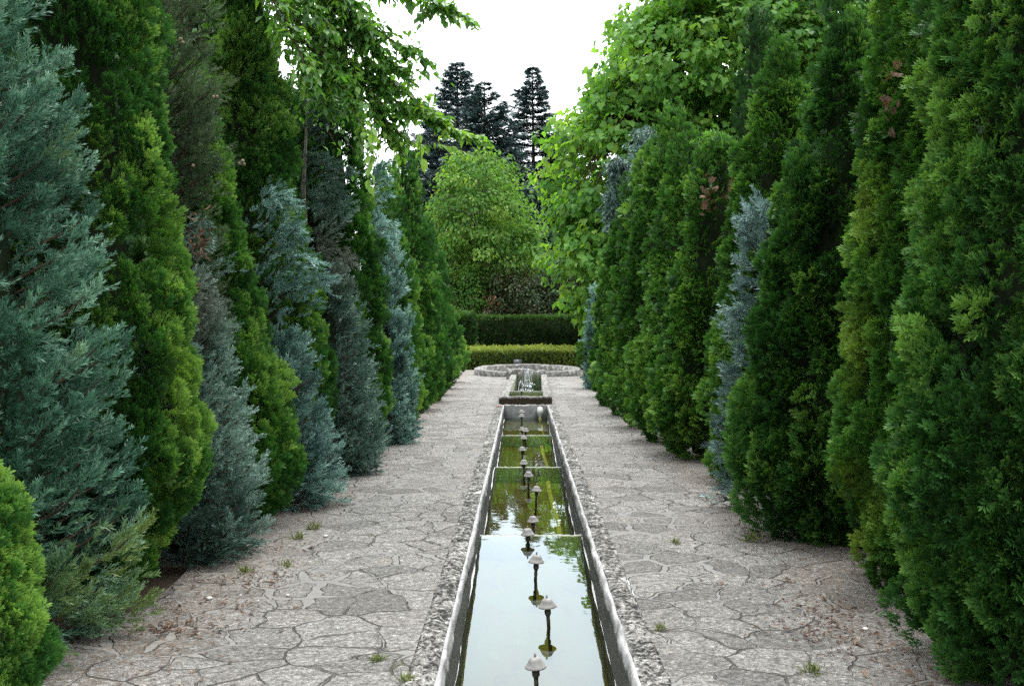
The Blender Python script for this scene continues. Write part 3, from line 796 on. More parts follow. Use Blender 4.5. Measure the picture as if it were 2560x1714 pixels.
# ------------------------------------------------------------------ hedges
def hedge(name, label, x0, x1, y0, y1, h, mat, seed, spr=.16, dens=260, wob=.05, grow=.0, group=None):
    rng = np.random.default_rng(seed)
    cx, cy = (x0 + x1) / 2, (y0 + y1) / 2
    root = empty(name, (cx, cy, 0), label, 'hedge', group)
    nz = Noise(rng, 2., 12)
    acc = Acc()
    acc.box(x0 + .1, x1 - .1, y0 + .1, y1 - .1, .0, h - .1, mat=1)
    for face, (w, hh) in dict(front=(x1 - x0, h), top=(x1 - x0, y1 - y0), left=(y1 - y0, h), right=(y1 - y0, h)).items():
        n = int(w * hh * dens)
        a, b = rng.uniform(0, 1, n), rng.uniform(0, 1, n)
        if face == 'front': P = np.stack([x0 + a * w, np.full(n, y0), b * h], -1); O = np.array([0, -1., 0])
        elif face == 'top': P = np.stack([x0 + a * w, y0 + b * hh, np.full(n, h)], -1); O = np.array([0, 0, 1.])
        elif face == 'left': P = np.stack([np.full(n, x0), y0 + a * w, b * h], -1); O = np.array([-1., 0, 0])
        else: P = np.stack([np.full(n, x1), y0 + a * w, b * h], -1); O = np.array([1., 0, 0])
        P = P + O * (wob * nz(P) + rng.normal(0, .025, n))[:, None]
        P[:, 2] = np.maximum(P[:, 2], .04)
        F = O * .7 + np.array([0, 0, .6]) + rng.normal(size=(n, 3)) * .45
        g = rng.uniform(.7, 1.2, n) + (grow * (rng.uniform(0, 1, n) < .06) * rng.uniform(.5, 1.6, n) if face == 'top' else 0)
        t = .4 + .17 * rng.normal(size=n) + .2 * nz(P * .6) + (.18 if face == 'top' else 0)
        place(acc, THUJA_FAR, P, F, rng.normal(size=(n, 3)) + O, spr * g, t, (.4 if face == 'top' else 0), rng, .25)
    acc.build('foliage', [M[mat], M['core']], root, (cx, cy, 0))
    return root


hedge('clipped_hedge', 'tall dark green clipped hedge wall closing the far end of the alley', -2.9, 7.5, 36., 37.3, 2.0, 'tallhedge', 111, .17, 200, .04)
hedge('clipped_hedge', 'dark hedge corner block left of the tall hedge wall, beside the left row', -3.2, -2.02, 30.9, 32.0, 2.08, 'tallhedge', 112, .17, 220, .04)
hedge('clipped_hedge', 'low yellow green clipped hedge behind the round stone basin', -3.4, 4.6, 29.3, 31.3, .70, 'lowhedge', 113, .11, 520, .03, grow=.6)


# ------------------------------------------------------------------ stone and water materials
def path_material():
    m, nt = new_mat('flagstone paving'); N = NT(nt)
    co = N.obj()
    _, w1 = N.noise(co, 1.6, 2.); _, w2 = N.noise(co, 9., 3.)
    va = N.n('ShaderNodeVectorMath', operation='MULTIPLY_ADD'); N.l(w1, va.inputs[0]); va.inputs[1].default_value = (.42, .42, 0); N.l(co, va.inputs[2])
    vb = N.n('ShaderNodeVectorMath', operation='MULTIPLY_ADD'); N.l(w2, vb.inputs[0]); vb.inputs[1].default_value = (.07, .07, 0); N.l(va.outputs[0], vb.inputs[2])
    mp = N.n('ShaderNodeMapping'); N.l(vb.outputs[0], mp.inputs['Vector']); mp.inputs['Scale'].default_value = (1, .85, 0)
    v = mp.outputs[0]
    ed = N.n('ShaderNodeTexVoronoi', feature='DISTANCE_TO_EDGE', voronoi_dimensions='2D'); N.l(v, ed.inputs['Vector']); ed.inputs['Scale'].default_value = 3.2; ed.inputs['Randomness'].default_value = .95
    ce = N.n('ShaderNodeTexVoronoi', feature='F1', voronoi_dimensions='2D'); N.l(v, ce.inputs['Vector']); ce.inputs['Scale'].default_value = 3.2; ce.inputs['Randomness'].default_value = .95
    d = ed.outputs['Distance']
    big, _ = N.noise(co, 1.1, 2.)
    thr = N.math('ADD', .012, N.math('MULTIPLY', N.step(big, .43, .74), .13))
    stone = N.step(d, N.math('SUBTRACT', thr, .012), N.math('ADD', thr, .012))
    ragged, _ = N.noise(co, 3.2, 3.)
    wid = N.math('MULTIPLY_ADD', N.step(ragged, .36, .66), .024, .003)
    crack = N.math('SUBTRACT', 1., N.step(N.math('ABSOLUTE', N.math('SUBTRACT', d, thr)), 0., wid))
    crack = N.math('MULTIPLY', crack, N.math('MULTIPLY_ADD', N.step(ragged, .36, .54), .68, .12))
    sp, _ = N.noise(co, 44., 5., .74, .5)
    sp2, _ = N.noise(co, 17., 4., .6)
    cell = N.n('ShaderNodeSeparateColor'); N.l(ce.outputs['Color'], cell.inputs[0])
    spk = N.math('ADD', sp, N.math('MULTIPLY', N.math('SUBTRACT', sp2, .5), .35))
    scol = N.ramp(spk, [(.30, c4((.065, .062, .058))), (.44, c4((.165, .159, .149))), (.57, c4((.305, .294, .277))), (.69, c4((.55, .54, .52)))])
    tone = N.math('MULTIPLY_ADD', cell.outputs[0], .72, .64)
    scol = N.mix(1., scol, N.ramp(tone, [(0., 0.), (1., 1.)]), 'MULTIPLY')
    warm = N.mix(N.math('MULTIPLY', cell.outputs[1], .35), c4((1, 1, 1)), c4((1.0, .92, .84)))
    scol = N.mix(1., scol, warm, 'MULTIPLY')
    mcol = N.ramp(N.math('MULTIPLY_ADD', sp2, .7, N.math('MULTIPLY', sp, .3)), [(.3, c4((.16, .156, .149))), (.7, c4((.225, .22, .211)))])
    col = N.mix(stone, mcol, scol)
    moss, _ = N.noise(co, 2.3, 3.)
    ccol = N.mix(N.step(moss, .5, .68), c4((.080, .069, .054)), c4((.125, .11, .055)))
    col = N.mix(crack, col, ccol)
    # worn dirt and dry needles lying towards the beds
    sx = N.n('ShaderNodeSeparateXYZ'); N.l(co, sx.inputs[0])
    edge = N.step(N.math('ADD', N.math('ABSOLUTE', N.math('SUBTRACT', sx.outputs[0], -.02)), N.math('MULTIPLY', N.math('SUBTRACT', big, .5), 1.1)), 1.45, 2.0)
    dirt, _ = N.noise(co, 26., 5., .7)
    col = N.mix(N.math('MULTIPLY', edge, N.step(dirt, .40, .66)), col, c4((.155, .118, .085)))
    stain, _ = N.noise(co, .55, 4., .6)
    col = N.mix(N.math('MULTIPLY', N.step(stain, .48, .72), .38), col, c4((.17, .155, .14)))
    h = N.math('ADD', N.math('MULTIPLY', stone, N.math('MULTIPLY_ADD', sp, .75, .35)), N.math('MULTIPLY', crack, -1.0))
    N.out(N.principled(col, .88, .25, N.bump(h, 1., .03)))
    return m


def conglomerate(name='rough conglomerate curb', dark=(.028, .027, .026), lo=.40, hi=.60, scale=30.):
    m, nt = new_mat(name); N = NT(nt)
    co = N.obj()
    a, _ = N.noise(co, scale, 4., .66, .3)
    b, _ = N.noise(co, 5., 3.)
    f = N.math('ADD', a, N.math('MULTIPLY', N.math('SUBTRACT', b, .5), .30))
    col = N.ramp(f, [(lo, c4(dark)), (lo + .05, c4((.085, .082, .077))), (hi - .08, c4((.20, .192, .18))), (hi - .01, c4((.36, .348, .325))), (hi + .08, c4((.52, .505, .48)))])
    N.out(N.principled(col, .9, .2, N.bump(f, 1., .05)))
    return m


def cement(name, wet=None):
    m, nt = new_mat(name); N = NT(nt)
    co = N.obj()
    a, _ = N.noise(co, 4.5, 5., .6); b, _ = N.noise(co, 40., 4., .6)
    col = N.ramp(N.math('MULTIPLY_ADD', a, .75, N.math('MULTIPLY', b, .25)), [(.33, c4((.20, .195, .19))), (.5, c4((.36, .355, .35))), (.68, c4((.52, .515, .51)))])
    if wet is not None:      # algae and damp left by the water below the splash line
        z = N.math('ADD', N.attr('tint'), N.math('MULTIPLY', N.math('SUBTRACT', a, .5), .26))
        f = N.step(z, wet - .018, wet + .018)
        stc = N.ramp(b, [(.3, c4((.055, .055, .05))), (.7, c4((.15, .15, .14)))])
        col = N.mix(f, stc, col)
    N.out(N.principled(col, .8, .25, N.bump(N.math('ADD', a, N.math('MULTIPLY', b, .4)), .6, .03)))
    return m


def floor_material():
    m, nt = new_mat('algae covered floor'); N = NT(nt)
    co = N.obj()
    mp = N.n('ShaderNodeMapping'); N.l(co, mp.inputs[0]); mp.inputs['Scale'].default_value = (3, 1, 1)
    a, _ = N.noise(mp.outputs[0], 1.5, 4., .6); b, _ = N.noise(mp.outputs[0], 6., 4.)
    col = N.ramp(N.math('MULTIPLY_ADD', a, .7, N.math('MULTIPLY', b, .3)), [(.35, c4((.070, .054, .024))), (.48, c4((.120, .100, .032))), (.6, c4((.095, .115, .030))), (.75, c4((.19, .175, .065)))])
    N.out(N.principled(col, .9, .1))
    return m


def water_material(name, rip=.12, scale=7., dist=.01):
    m, nt = new_mat(name); N = NT(nt)
    co = N.obj()
    mp = N.n('ShaderNodeMapping'); N.l(co, mp.inputs[0]); mp.inputs['Scale'].default_value = (1, 1.0, 1)
    a, _ = N.noise(mp.outputs[0], scale, 2.5, .5, .3)
    nrm = N.bump(a, rip, dist)
    gl = N.n('ShaderNodeBsdfGlossy'); gl.inputs['Roughness'].default_value = .015; gl.inputs['Color'].default_value = (.82, .92, 1, 1); N.l(nrm, gl.inputs['Normal'])
    tr = N.n('ShaderNodeBsdfTransparent'); tr.inputs['Color'].default_value = (.66, .68, .44, 1)
    fr = N.n('ShaderNodeFresnel'); fr.inputs['IOR'].default_value = 1.5; N.l(nrm, fr.inputs['Normal'])
    mx = N.n('ShaderNodeMixShader'); N.l(N.math('MINIMUM', N.math('MULTIPLY', fr.outputs[0], .86), .44), mx.inputs[0])
    N.l(tr.outputs[0], mx.inputs[1]); N.l(gl.outputs[0], mx.inputs[2])
    N.out(mx.outputs[0])
    return m


M['path'] = path_material()
M['curb'] = conglomerate()
M['rim'] = conglomerate('pale rough stone rim', (.11, .105, .098), .34, .60, 14.)
M['palerim'] = conglomerate('pale smooth stone rim', (.15, .143, .135), .30, .62, 9.)
M['cement'] = cement('smooth cement lip')
M['wall'] = cement('damp cement wall', -.075)
M['endwall'] = plain('dark damp cement', (.15, .155, .15), .7, .25, .45, 7., .3)
M['mossface'] = plain('brown damp stone face', (.075, .062, .045), .9, .15, .45, 20., .5)
M['floor'] = floor_material()
M['water'] = water_material('still water', .10, 5., .006)
M['ripple'] = water_material('rippled water', .45, 9., .02)
M['mosspipe'] = plain('mossy pipe', (.36, .35, .11), .8, .2, .3, 8.)
M['soil'] = plain('dark soil with dry needles', (.060, .044, .030), .95, .1, .5, 12., .6)
M['iron'] = plain('weathered grey cast metal', (.29, .28, .268), .6, .35, .28, 26., .25)
M['oldpipe'] = plain('dark corroded pipe', (.075, .072, .06), .7, .3, .6, 40., .5)
M['rust'] = plain('rusty collar', (.16, .075, .045), .8, .2, .4, 40., .3)


# ------------------------------------------------------------------ ground, path
XO = .62                      # half width of the channel, curbs included
def xc(y): return .07 if y < 16.1 else .06 + (y - 16.1) * .0175
g = Acc()
def sheet(acc, x0, x1, y0, y1, z):
    ys = [y0] + [q for q in (-20., 1.6, 24.2, 60.) if y0 < q < y1] + [y1]
    for a, b in zip(ys[:-1], ys[1:]):
        acc.add([(x0, a, z), (x1, a, z), (x1, b, z), (x0, b, z)], [0, 1, 2, 3], [4])
sheet(g, -600, xc(0) - .60, -600, 900, -.035); sheet(g, xc(0) + .72, 600, -600, 900, -.035)
sheet(g, xc(0) - .60, xc(0) + .72, -600, 1.6, -.035); sheet(g, xc(0) - .60, xc(0) + .72, 24.2, 900, -.035)
tag(g.build('ground', M['soil']), kind='structure')

rng = np.random.default_rng(7)
pa = Acc()
def path_strip(fx0, fx1, y0, y1, n, m):
    ys = np.linspace(y0, y1, n); G = []
    nz = Noise(np.random.default_rng(3), 5., 8)
    for y in ys:
        xs = np.linspace(fx0(y), fx1(y), m)
        z = .006 * nz(np.stack([xs, np.full(m, y), xs * 0], -1))
        z[[0, -1]] = 0
        G.append(np.stack([xs, np.full(m, y), z], -1))
    pa.grid(np.array(G))
e1, e2 = Noise(rng, 2.2, 12), Noise(rng, 2.2, 12)
lft = lambda y: -2.32 + .13 * float(e1(np.array([0, y, 0.])))
rgt = lambda y: 2.5 + .13 * float(e2(np.array([0, y, 0.])))
path_strip(lft, lambda y: xc(y) - (XO - .005 if y < 16.15 else .53), .5, 24.1, 150, 12)
path_strip(lambda y: xc(y) + (XO - .005 if y < 16.15 else .53), rgt, .5, 24.1, 150, 12)
path_strip(lambda y: -3.4, lambda y: 4.4, 24.1, 29.4, 14, 14)
path_strip(lambda y: -.53 + .05, lambda y: .67, -2., 1.6, 6, 4)
tag(pa.build('path', M['path']), kind='structure')

# ------------------------------------------------------------------ the long water channel
ch = empty('water_channel', (.07, 9., 0), 'long stepped stone water channel with rough curbs down the middle of the alley', 'channel')
CO = (.07, 9., 0); EXT.append(ch)
rng = np.random.default_rng(17)
cnz = Noise(rng, 26., 16); cnz2 = Noise(rng, 60., 16); big = Noise(rng, 3., 8)
IN = .475
Y0, Y1 = 1.6, 16.25
def curb_stone(x0, x1, y0, y1, ztop, zbot, mat, parent, name='curb_stone', step=None, rough=.007):
    step = step or max(.016, .0045 * y0)
    nx = max(4, int((x1 - x0) / step)); ny = max(3, int((y1 - y0) / step))
    xs = np.linspace(x0, x1, nx); ys = np.linspace(y0, y1, ny)
    X, Y = np.meshgrid(xs, ys, indexing='ij')
    Pn = np.stack([X, Y, 0 * X], -1)
    Z = ztop + rough * (cnz(Pn) + .8 * cnz2(Pn) + .5 * rng.normal(size=X.shape))
    ed = np.minimum(np.minimum(X - x0, x1 - X), np.minimum(Y - y0, y1 - Y))
    Z -= .012 * np.exp(-ed / .012)
    G = np.stack([X + 0 * Z, Y, Z], -1)
    a = Acc(); a.grid(G)
    # skirts
    for row, w in ((G[0], 0), (G[-1], 1), (G[:, 0], 2), (G[:, -1], 3)):
        low = row.copy(); low[:, 2] = zbot
        pr = np.stack([row, low]) if w in (1, 2) else np.stack([low, row])
        a.grid(pr)
    return a.build(name, mat, parent, CO)
for s in (-1, 1):
    y = Y0
    while y < Y1 - .05:
        L = rng.uniform(.55, .85); ye = min(Y1, y + L)
        if Y1 - ye < .3: ye = Y1
        xa, xb = (.07 - XO, .07 - IN) if s < 0 else (.07 + IN, .07 + XO)
        curb_stone(xa, xb, y + .005 + rng.uniform(0, .006), ye - .006 - rng.uniform(0, .004), .002 + rng.uniform(0, .008), -.2, M['curb'], ch)
        y = ye
# pale mortar joints, cement lips and walls, floor, weirs
jt = Acc(); jt.box(.07 - XO + .01, .07 - IN - .01, Y0, Y1, -.2, -.010); jt.box(.07 + IN + .01, .07 + XO - .01, Y0, Y1, -.2, -.010)
jt.build('mortar_bed', plain('pale mortar', (.5, .49, .46), .9, .1, .2, 30.), ch, CO)
for s in (-1, 1):
    wl = Acc()
    ys = np.arange(Y0, Y1 + .01, .05)
    nz = Noise(rng, 5., 14, (1, 1, 1)); nz3 = Noise(rng, 18., 14)
    prof = [(.0, .003), (.012, .002), (.020, -.006), (.023, -.022), (.025, -.05), (.026, -.075), (.026, -.10), (.026, -.14), (.027, -.25), (.022, -.45), (.020, -1.)]
    G = []
    for (dx, z) in prof:
        q = np.stack([np.full(len(ys), s * 3.), ys, np.full(len(ys), z * 6)], -1)
        off = .007 * nz(q) + .0035 * nz3(q)
        dz = .008 * nz3(q + 5) if z > -.1 else 0
        G.append(np.stack([.07 + s * (IN - dx - off * (dx > 0) - .0), ys, z + dz + 0 * ys], -1))
    G = np.array(G)
    if s > 0: G = G[:, ::-1]
    wl.grid(G, tint=np.repeat(np.array([p[1] for p in prof]), len(ys)))
    wl.build('side_wall', M['wall'], ch, CO, True)
LV = [(Y0, 6.91, -.64), (6.91, 10.5, -.92), (10.5, 14.0, -1.21), (14.0, Y1, -1.31)]      # level water, true heights
fl = Acc()
for k, (a, b, z) in enumerate(LV):
    zf = z - (.06 if k == 3 else .2)
    fl.add([(.07 - .47, a, lev(a, zf)), (.07 + .47, a, lev(a, zf)), (.07 + .47, b, lev(b, zf)), (.07 - .47, b, lev(b, zf))], [0, 1, 2, 3], [4])
fl.build('channel_floor', M['floor'], ch, CO)
ew = Acc(); ew.box(.07 - .47, .07 + .47, Y1, Y1 + .02, -.9, -.012); ew.build('end_wall', M['endwall'], ch, CO)
fw = Acc(); fw.box(.07 - .47, .07 + .47, Y0 - .02, Y0, -.9, -.012); fw.build('near_wall', M['wall'], ch, CO)
curb_stone(.07 - XO, .07 + XO, Y1 + .004, Y1 + .17, .003, -.2, M['rim'], ch, 'coping_stone', .03, .006)
ll = Acc()  # white strips paint the bright reflection line where water meets the walls
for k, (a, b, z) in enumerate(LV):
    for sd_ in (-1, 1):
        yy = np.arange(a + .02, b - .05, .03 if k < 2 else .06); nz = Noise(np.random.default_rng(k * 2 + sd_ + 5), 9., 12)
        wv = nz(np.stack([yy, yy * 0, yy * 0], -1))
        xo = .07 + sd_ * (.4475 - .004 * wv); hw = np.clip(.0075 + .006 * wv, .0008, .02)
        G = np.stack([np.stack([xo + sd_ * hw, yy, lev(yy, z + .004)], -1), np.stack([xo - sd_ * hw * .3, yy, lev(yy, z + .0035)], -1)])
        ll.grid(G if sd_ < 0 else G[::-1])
ll.build('glint_strip', plain('painted white glint', (.72, .72, .70), .6, .3, .15, 30.), ch, CO)
M['weir'] = plain('lime crusted weir', (.20, .21, .18), .5, .5, .6, 25., .3)
M['crust'] = plain('white lime crust', (.26, .26, .23), .6, .4, .5, 40., .3)
for k, (a, b, z) in enumerate(LV):
    w = Acc(); b2 = b - (.03 if k < 3 else .002)
    w.add([(.07 - .468, a, lev(a, z)), (.07 + .468, a, lev(a, z)), (.07 + .468, b2, lev(b2, z)), (.07 - .468, b2, lev(b2, z))], [0, 1, 2, 3], [4])
    tag(w.build('water', M['water']), kind='structure')
    if k < 3:
        we = Acc(); n = 70
        xs = np.linspace(.07 - .466, .07 + .466, n)
        zt = .003 + .004 * np.array([cnz2(np.array([x * 2, a, 0])) for x in xs])
        rows = [(b - .045, -.30 + 0 * zt), (b - .030, zt - .012), (b - .018, zt - .003), (b - .008, zt), (b - .004, zt - .008), (b, -.6 + 0 * zt)]
        we.grid(np.array([np.stack([xs, np.full(n, yy), lev(yy, z) + zz], -1) for yy, zz in rows]))
        wo = we.build('weir', M['weir'], ch, CO); wo.data.materials.append(M['crust'])
        for p in wo.data.polygons:
            if (n - 1) * 2 <= p.index < (n - 1) * 4 and cnz(np.array([xs[p.index % (n - 1)] * .6, b, 0])) > -.35: p.material_index = 1

# submerged feed pipe with its elbow at the end wall
fp = empty('inflow_pipe', (.42, 16.1, 0), 'pale grey bent inflow pipe at the far end wall of the channel', 'pipe')
EXT.append(fp)
a = Acc(); a.tube([(.365, Y1, -.085), (.365, Y1 - .09, -.085), (.365, Y1 - .13, -.105), (.365, Y1 - .15, -.15), (.365, Y1 - .15, -.28)], [.062, .062, .066, .066, .06], 14)
a.build('elbow', plain('pale pipe', (.46, .47, .46), .6, .3, .2, 12.), fp, (.42, 16.1, 0), True)
a = Acc(); a.tube([(.365, Y1 - .15, -.24), (.37, Y1 - .2, -.42), (.38, 15.6, lev(15.6, -1.352)), (.40, 14.1, lev(14.1, -1.352))], .03, 10)
a.build('submerged_pipe', plain('algae covered pipe', (.34, .33, .09), .8, .2, .3, 8.), fp, (.42, 16.1, 0), True)
for (ya, yb, z, lab) in ((10.6, 13.9, -1.40, 'yellowish pipe lying under the water of the third pool, along the right wall'), (7.0, 10.4, -1.11, 'yellowish pipe lying under the water of the second pool, along the right wall')):
    ys = np.linspace(ya, yb, 9)
    a = Acc(); a.tube([(.37 + .03 * math.sin(q * 1.7), q, lev(q, z)) for q in ys], .034, 10)
    tag(a.build('water_pipe', M['mosspipe'], None, (0, 0, 0), True), lab, 'pipe')

# ------------------------------------------------------------------ raised pool, slab and round basin at the far end
rp = empty('raised_pool', (.13, 20., 0), 'raised narrow stone pool with small jets, beyond the long channel', 'pool')
CO = (.13, 20., 0); EXT.append(rp)
zr, yA, yB = .16, 16.45, 24.0
def rail(s, i, o):
    ys = np.arange(yA + .17, yB + .01, .06)
    xi, xo = [np.array([xc(y) + s * v for y in ys]) for v in (i, o)]
    a = Acc()
    k = 6
    U = np.linspace(0, 1, k)[:, None]
    X = xi * (1 - U) + xo * U
    Z = zr + .007 * (cnz(np.stack([X, ys + 0 * X, 0 * X], -1)) + rng.normal(size=X.shape) * .5)
    G = np.stack([X, ys + 0 * X, Z], -1)
    lowi = np.stack([xi, ys, np.full(len(ys), -.5)], -1); lowo = np.stack([xo, ys, np.full(len(ys), -.05)], -1)
    G = np.concatenate([lowi[None], G, lowo[None]])
    if s > 0: G = G[:, ::-1]
    a.grid(G)
    return a.build('curb_stone', M['rim'], rp, CO)
rail(-1, .37, .545); rail(1, .37, .545)
a = Acc(); xs = np.linspace(xc(16.3) - .56, xc(16.3) + .56, 50)
zt = zr + .006 + .008 * cnz(np.stack([xs * 1.3, xs * 0, xs * 0], -1))
G = np.array([np.stack([xs, np.full(50, yy), zt + dz if dz > -.5 else np.full(50, -.02)], -1) for yy, dz in ((16.44, -1), (16.44, -.05), (16.425, -.045), (16.425, -.008), (16.44, 0), (16.53, .004), (16.60, -.004), (16.605, -.3))])
a.grid(G); ob = a.build('front_coping', M['rim'], rp, CO)
ob.data.materials.append(M['mossface'])
for p in ob.data.polygons:
    if p.index < 49: p.material_index = 1
a = Acc(); sheet(a, xc(20) - .5, xc(20) + .5, 16.46, 24, -.42); a.build('pool_floor', M['floor'], rp, CO)
a = Acc(); a.box(xc(24) - .375, xc(24) + .375, 23.98, 24.04, -.5, zr - .01); a.build('end_wall', M['endwall'], rp, CO)
for (ya, yb, z) in ((16.6, 17.62, -.965), (17.66, 23.985, -1.36)):
    a = Acc(); a.add([(xc(ya) - .375, ya, lev(ya, z)), (xc(ya) + .375, ya, lev(ya, z)), (xc(yb) + .375, yb, lev(yb, z)), (xc(yb) - .375, yb, lev(yb, z))], [0, 1, 2, 3], [4])
    tag(a.build('water', M['ripple']), kind='structure')
a = Acc(); q = xc(17.64); a.box(q - .376, q + .376, 17.61, 17.67, -.45, lev(17.64, -.965) + .006); a.build('weir', M['crust'], rp, CO)

CO = (.105, 24.25, 0)
sb = empty('stone_slab', CO, 'rough upright stone slab between the raised pool and the round basin', 'stone slab')
xs = np.linspace(-.50, .71, 40)
top = .30 + .018 * cnz(np.stack([xs, xs * 0, xs * 0], -1)) + .02 * (xs < .1)
top[xs > .35] -= .03
a = Acc(); a.grid(np.array([np.stack([xs, np.full(40, yy), zz], -1) for yy, zz in ((24.08, xs * 0 - .02), (24.07, top * .55), (24.08, top - .01), (24.10, top), (24.32, top + .005), (24.36, top - .02), (24.36, xs * 0 - .02))]))
a.build('slab', M['palerim'], sb, CO)

BC = (.16, 26.35)
rb = empty('round_basin', (*BC, 0), 'low round stone basin at the far end of the alley', 'basin')
CO = (*BC, 0)
a = Acc(); th = np.linspace(0, 2 * math.pi, 120)
ringn = Noise(rng, 1., 16)
def ring(r, z, rn, zn):
    q = np.stack([np.cos(th) * 6, np.sin(th) * 6, np.full(120, r)], -1); q[-1] = q[0]
    rr = r + rn * ringn(q); zz = z + zn * ringn(q * 1.7 + 3)
    return np.stack([BC[0] + rr * np.cos(th), BC[1] + rr * np.sin(th), zz], -1)
a.grid(np.array([ring(1.78, -.12, .02, 0), ring(1.80, .10, .02, 0), ring(1.81, .21, .02, .006), ring(1.78, .235, .018, .008), ring(1.66, .238, .01, .010), ring(1.54, .232, .012, .008), ring(1.51, .20, .012, .006), ring(1.52, -.02, .02, 0)])[::-1])
a.build('basin_wall', M['palerim'], rb, CO)
a = Acc(); a.lathe([(.001, .015), (1.55, .015)], 60, (*BC, 0)); a.build('basin_floor', plain('pale dry basin floor', (.34, .33, .31), .9, .2, .3, 8., .3), rb, CO)

# ------------------------------------------------------------------ bell shaped fountain nozzles
def make_nozzle(label, group):
    r = empty('fountain_nozzle', (0, 0, 0), label, 'fountain nozzle', group)
    a = Acc()
    a.lathe([(.046, .004), (.058, .0), (.0605, .003), (.058, .008), (.051, .016), (.044, .026), (.038, .038), (.033, .048), (.024, .056), (.012, .060), (.006, .061)], 40, flute=[0, .0, .0, .015, .02, .012, 0, 0, 0, 0, 0])
    cap = a.build('bell_cap', M['iron'], r, smooth=True)
    a = Acc(); a.lathe([(.0065, .058), (.0075, .064), (.006, .072), (.0065, .079), (.001, .081)], 12); a.build('spout_tip', M['iron'], cap, smooth=True)
    a = Acc(); a.lathe([(.020, .006), (.021, -.004), (.018, -.008), (.019, -.014), (.016, -.016)], 16); a.build('rusty_collar', M['rust'], r, smooth=True)
    a = Acc(); a.lathe([(.016, -.014), (.021, -.018), (.022, -.038), (.019, -.044), (.017, -.050), (.013, -.054), (.012, -.078), (.0135, -.080), (.0135, -.086), (.012, -.088), (.0125, -.36)], 14); a.build('stem', M['oldpipe'], r, smooth=True)
    return r
def copy_tree(o, parent=None):
    c = o.copy(); COL.objects.link(c)
    if parent is not None: c.parent = parent
    for k in list(o.children): copy_tree(k, c)
    return c
NZ = [(1225, 1526, 0, .13), (1252, 1388, 0, .13), (1226.5, 1285.7, 0, .13), (1207, 1223, 0, .06), (1219, 1192.6, 1, .13), (1227, 1122.7, 1, .13), (1209, 1088.5, 1, .13), (1198, 1061, 1, .13), (1194.5, 1029.6, 2, .13), (1198, 1003, 2, .13), (1202, 986, 2, .13), (1194, 983.5, 3, .13), (1193, 952.6, 3, .15), (1193, 943, 3, .19)]
NL = ['nearest bell capped fountain nozzle, at the bottom of the view', 'second nearest bell capped nozzle, standing right of the line in the still water', 'third bell capped nozzle from the near end, its whole reflection showing', 'bell capped nozzle just in front of the first weir',
      'bell capped nozzle just behind the first weir', 'bell capped nozzle farthest right in the second pool', 'bell capped nozzle in the second pool below the middle weir', 'bell capped nozzle at the edge of the middle weir', 'bell capped nozzle nearest in the third pool, just past the middle weir',
      'bell capped nozzle in front of the farthest weir', 'bell capped nozzle right of a pair close together behind the farthest weir', 'bell capped nozzle left of a pair close together behind the farthest weir', 'bell capped nozzle next to last before the end wall', 'last bell capped nozzle, right against the grey end wall']
proto = None
for (px, py, pool, h), lab in zip(NZ, NL):
    zw = LV[pool][2] + h
    d = min(16.15, (EYE - zw) * FPX / (py - HZ))
    if proto is None: o = proto = make_nozzle(lab, 'fountain nozzles in the channel')
    else: o = copy_tree(proto); o['label'] = lab
    o.location = ((px - VX) / FPX * d, d, lev(d, zw))
    o.rotation_euler = (rng.normal() * .035, rng.normal() * .035, rng.uniform(0, 3))
RPZ = [(1193, 17.0, -.965, 'small nozzle nearest in the raised pool'), (1196, 19.5, -1.36, 'small nozzle second from the front in the raised pool'), (1200, 20.5, -1.36, 'small nozzle third from the front in the raised pool'), (1203, 21.6, -1.36, 'small nozzle farthest in the raised pool')]
for px, d, zw, lab in RPZ:
    o = copy_tree(proto); o['label'] = lab; o.location = ((px - VX) / FPX * d, d, lev(d, zw + .10)); o.rotation_euler.z = d; o.scale = (.9, .9, .8)

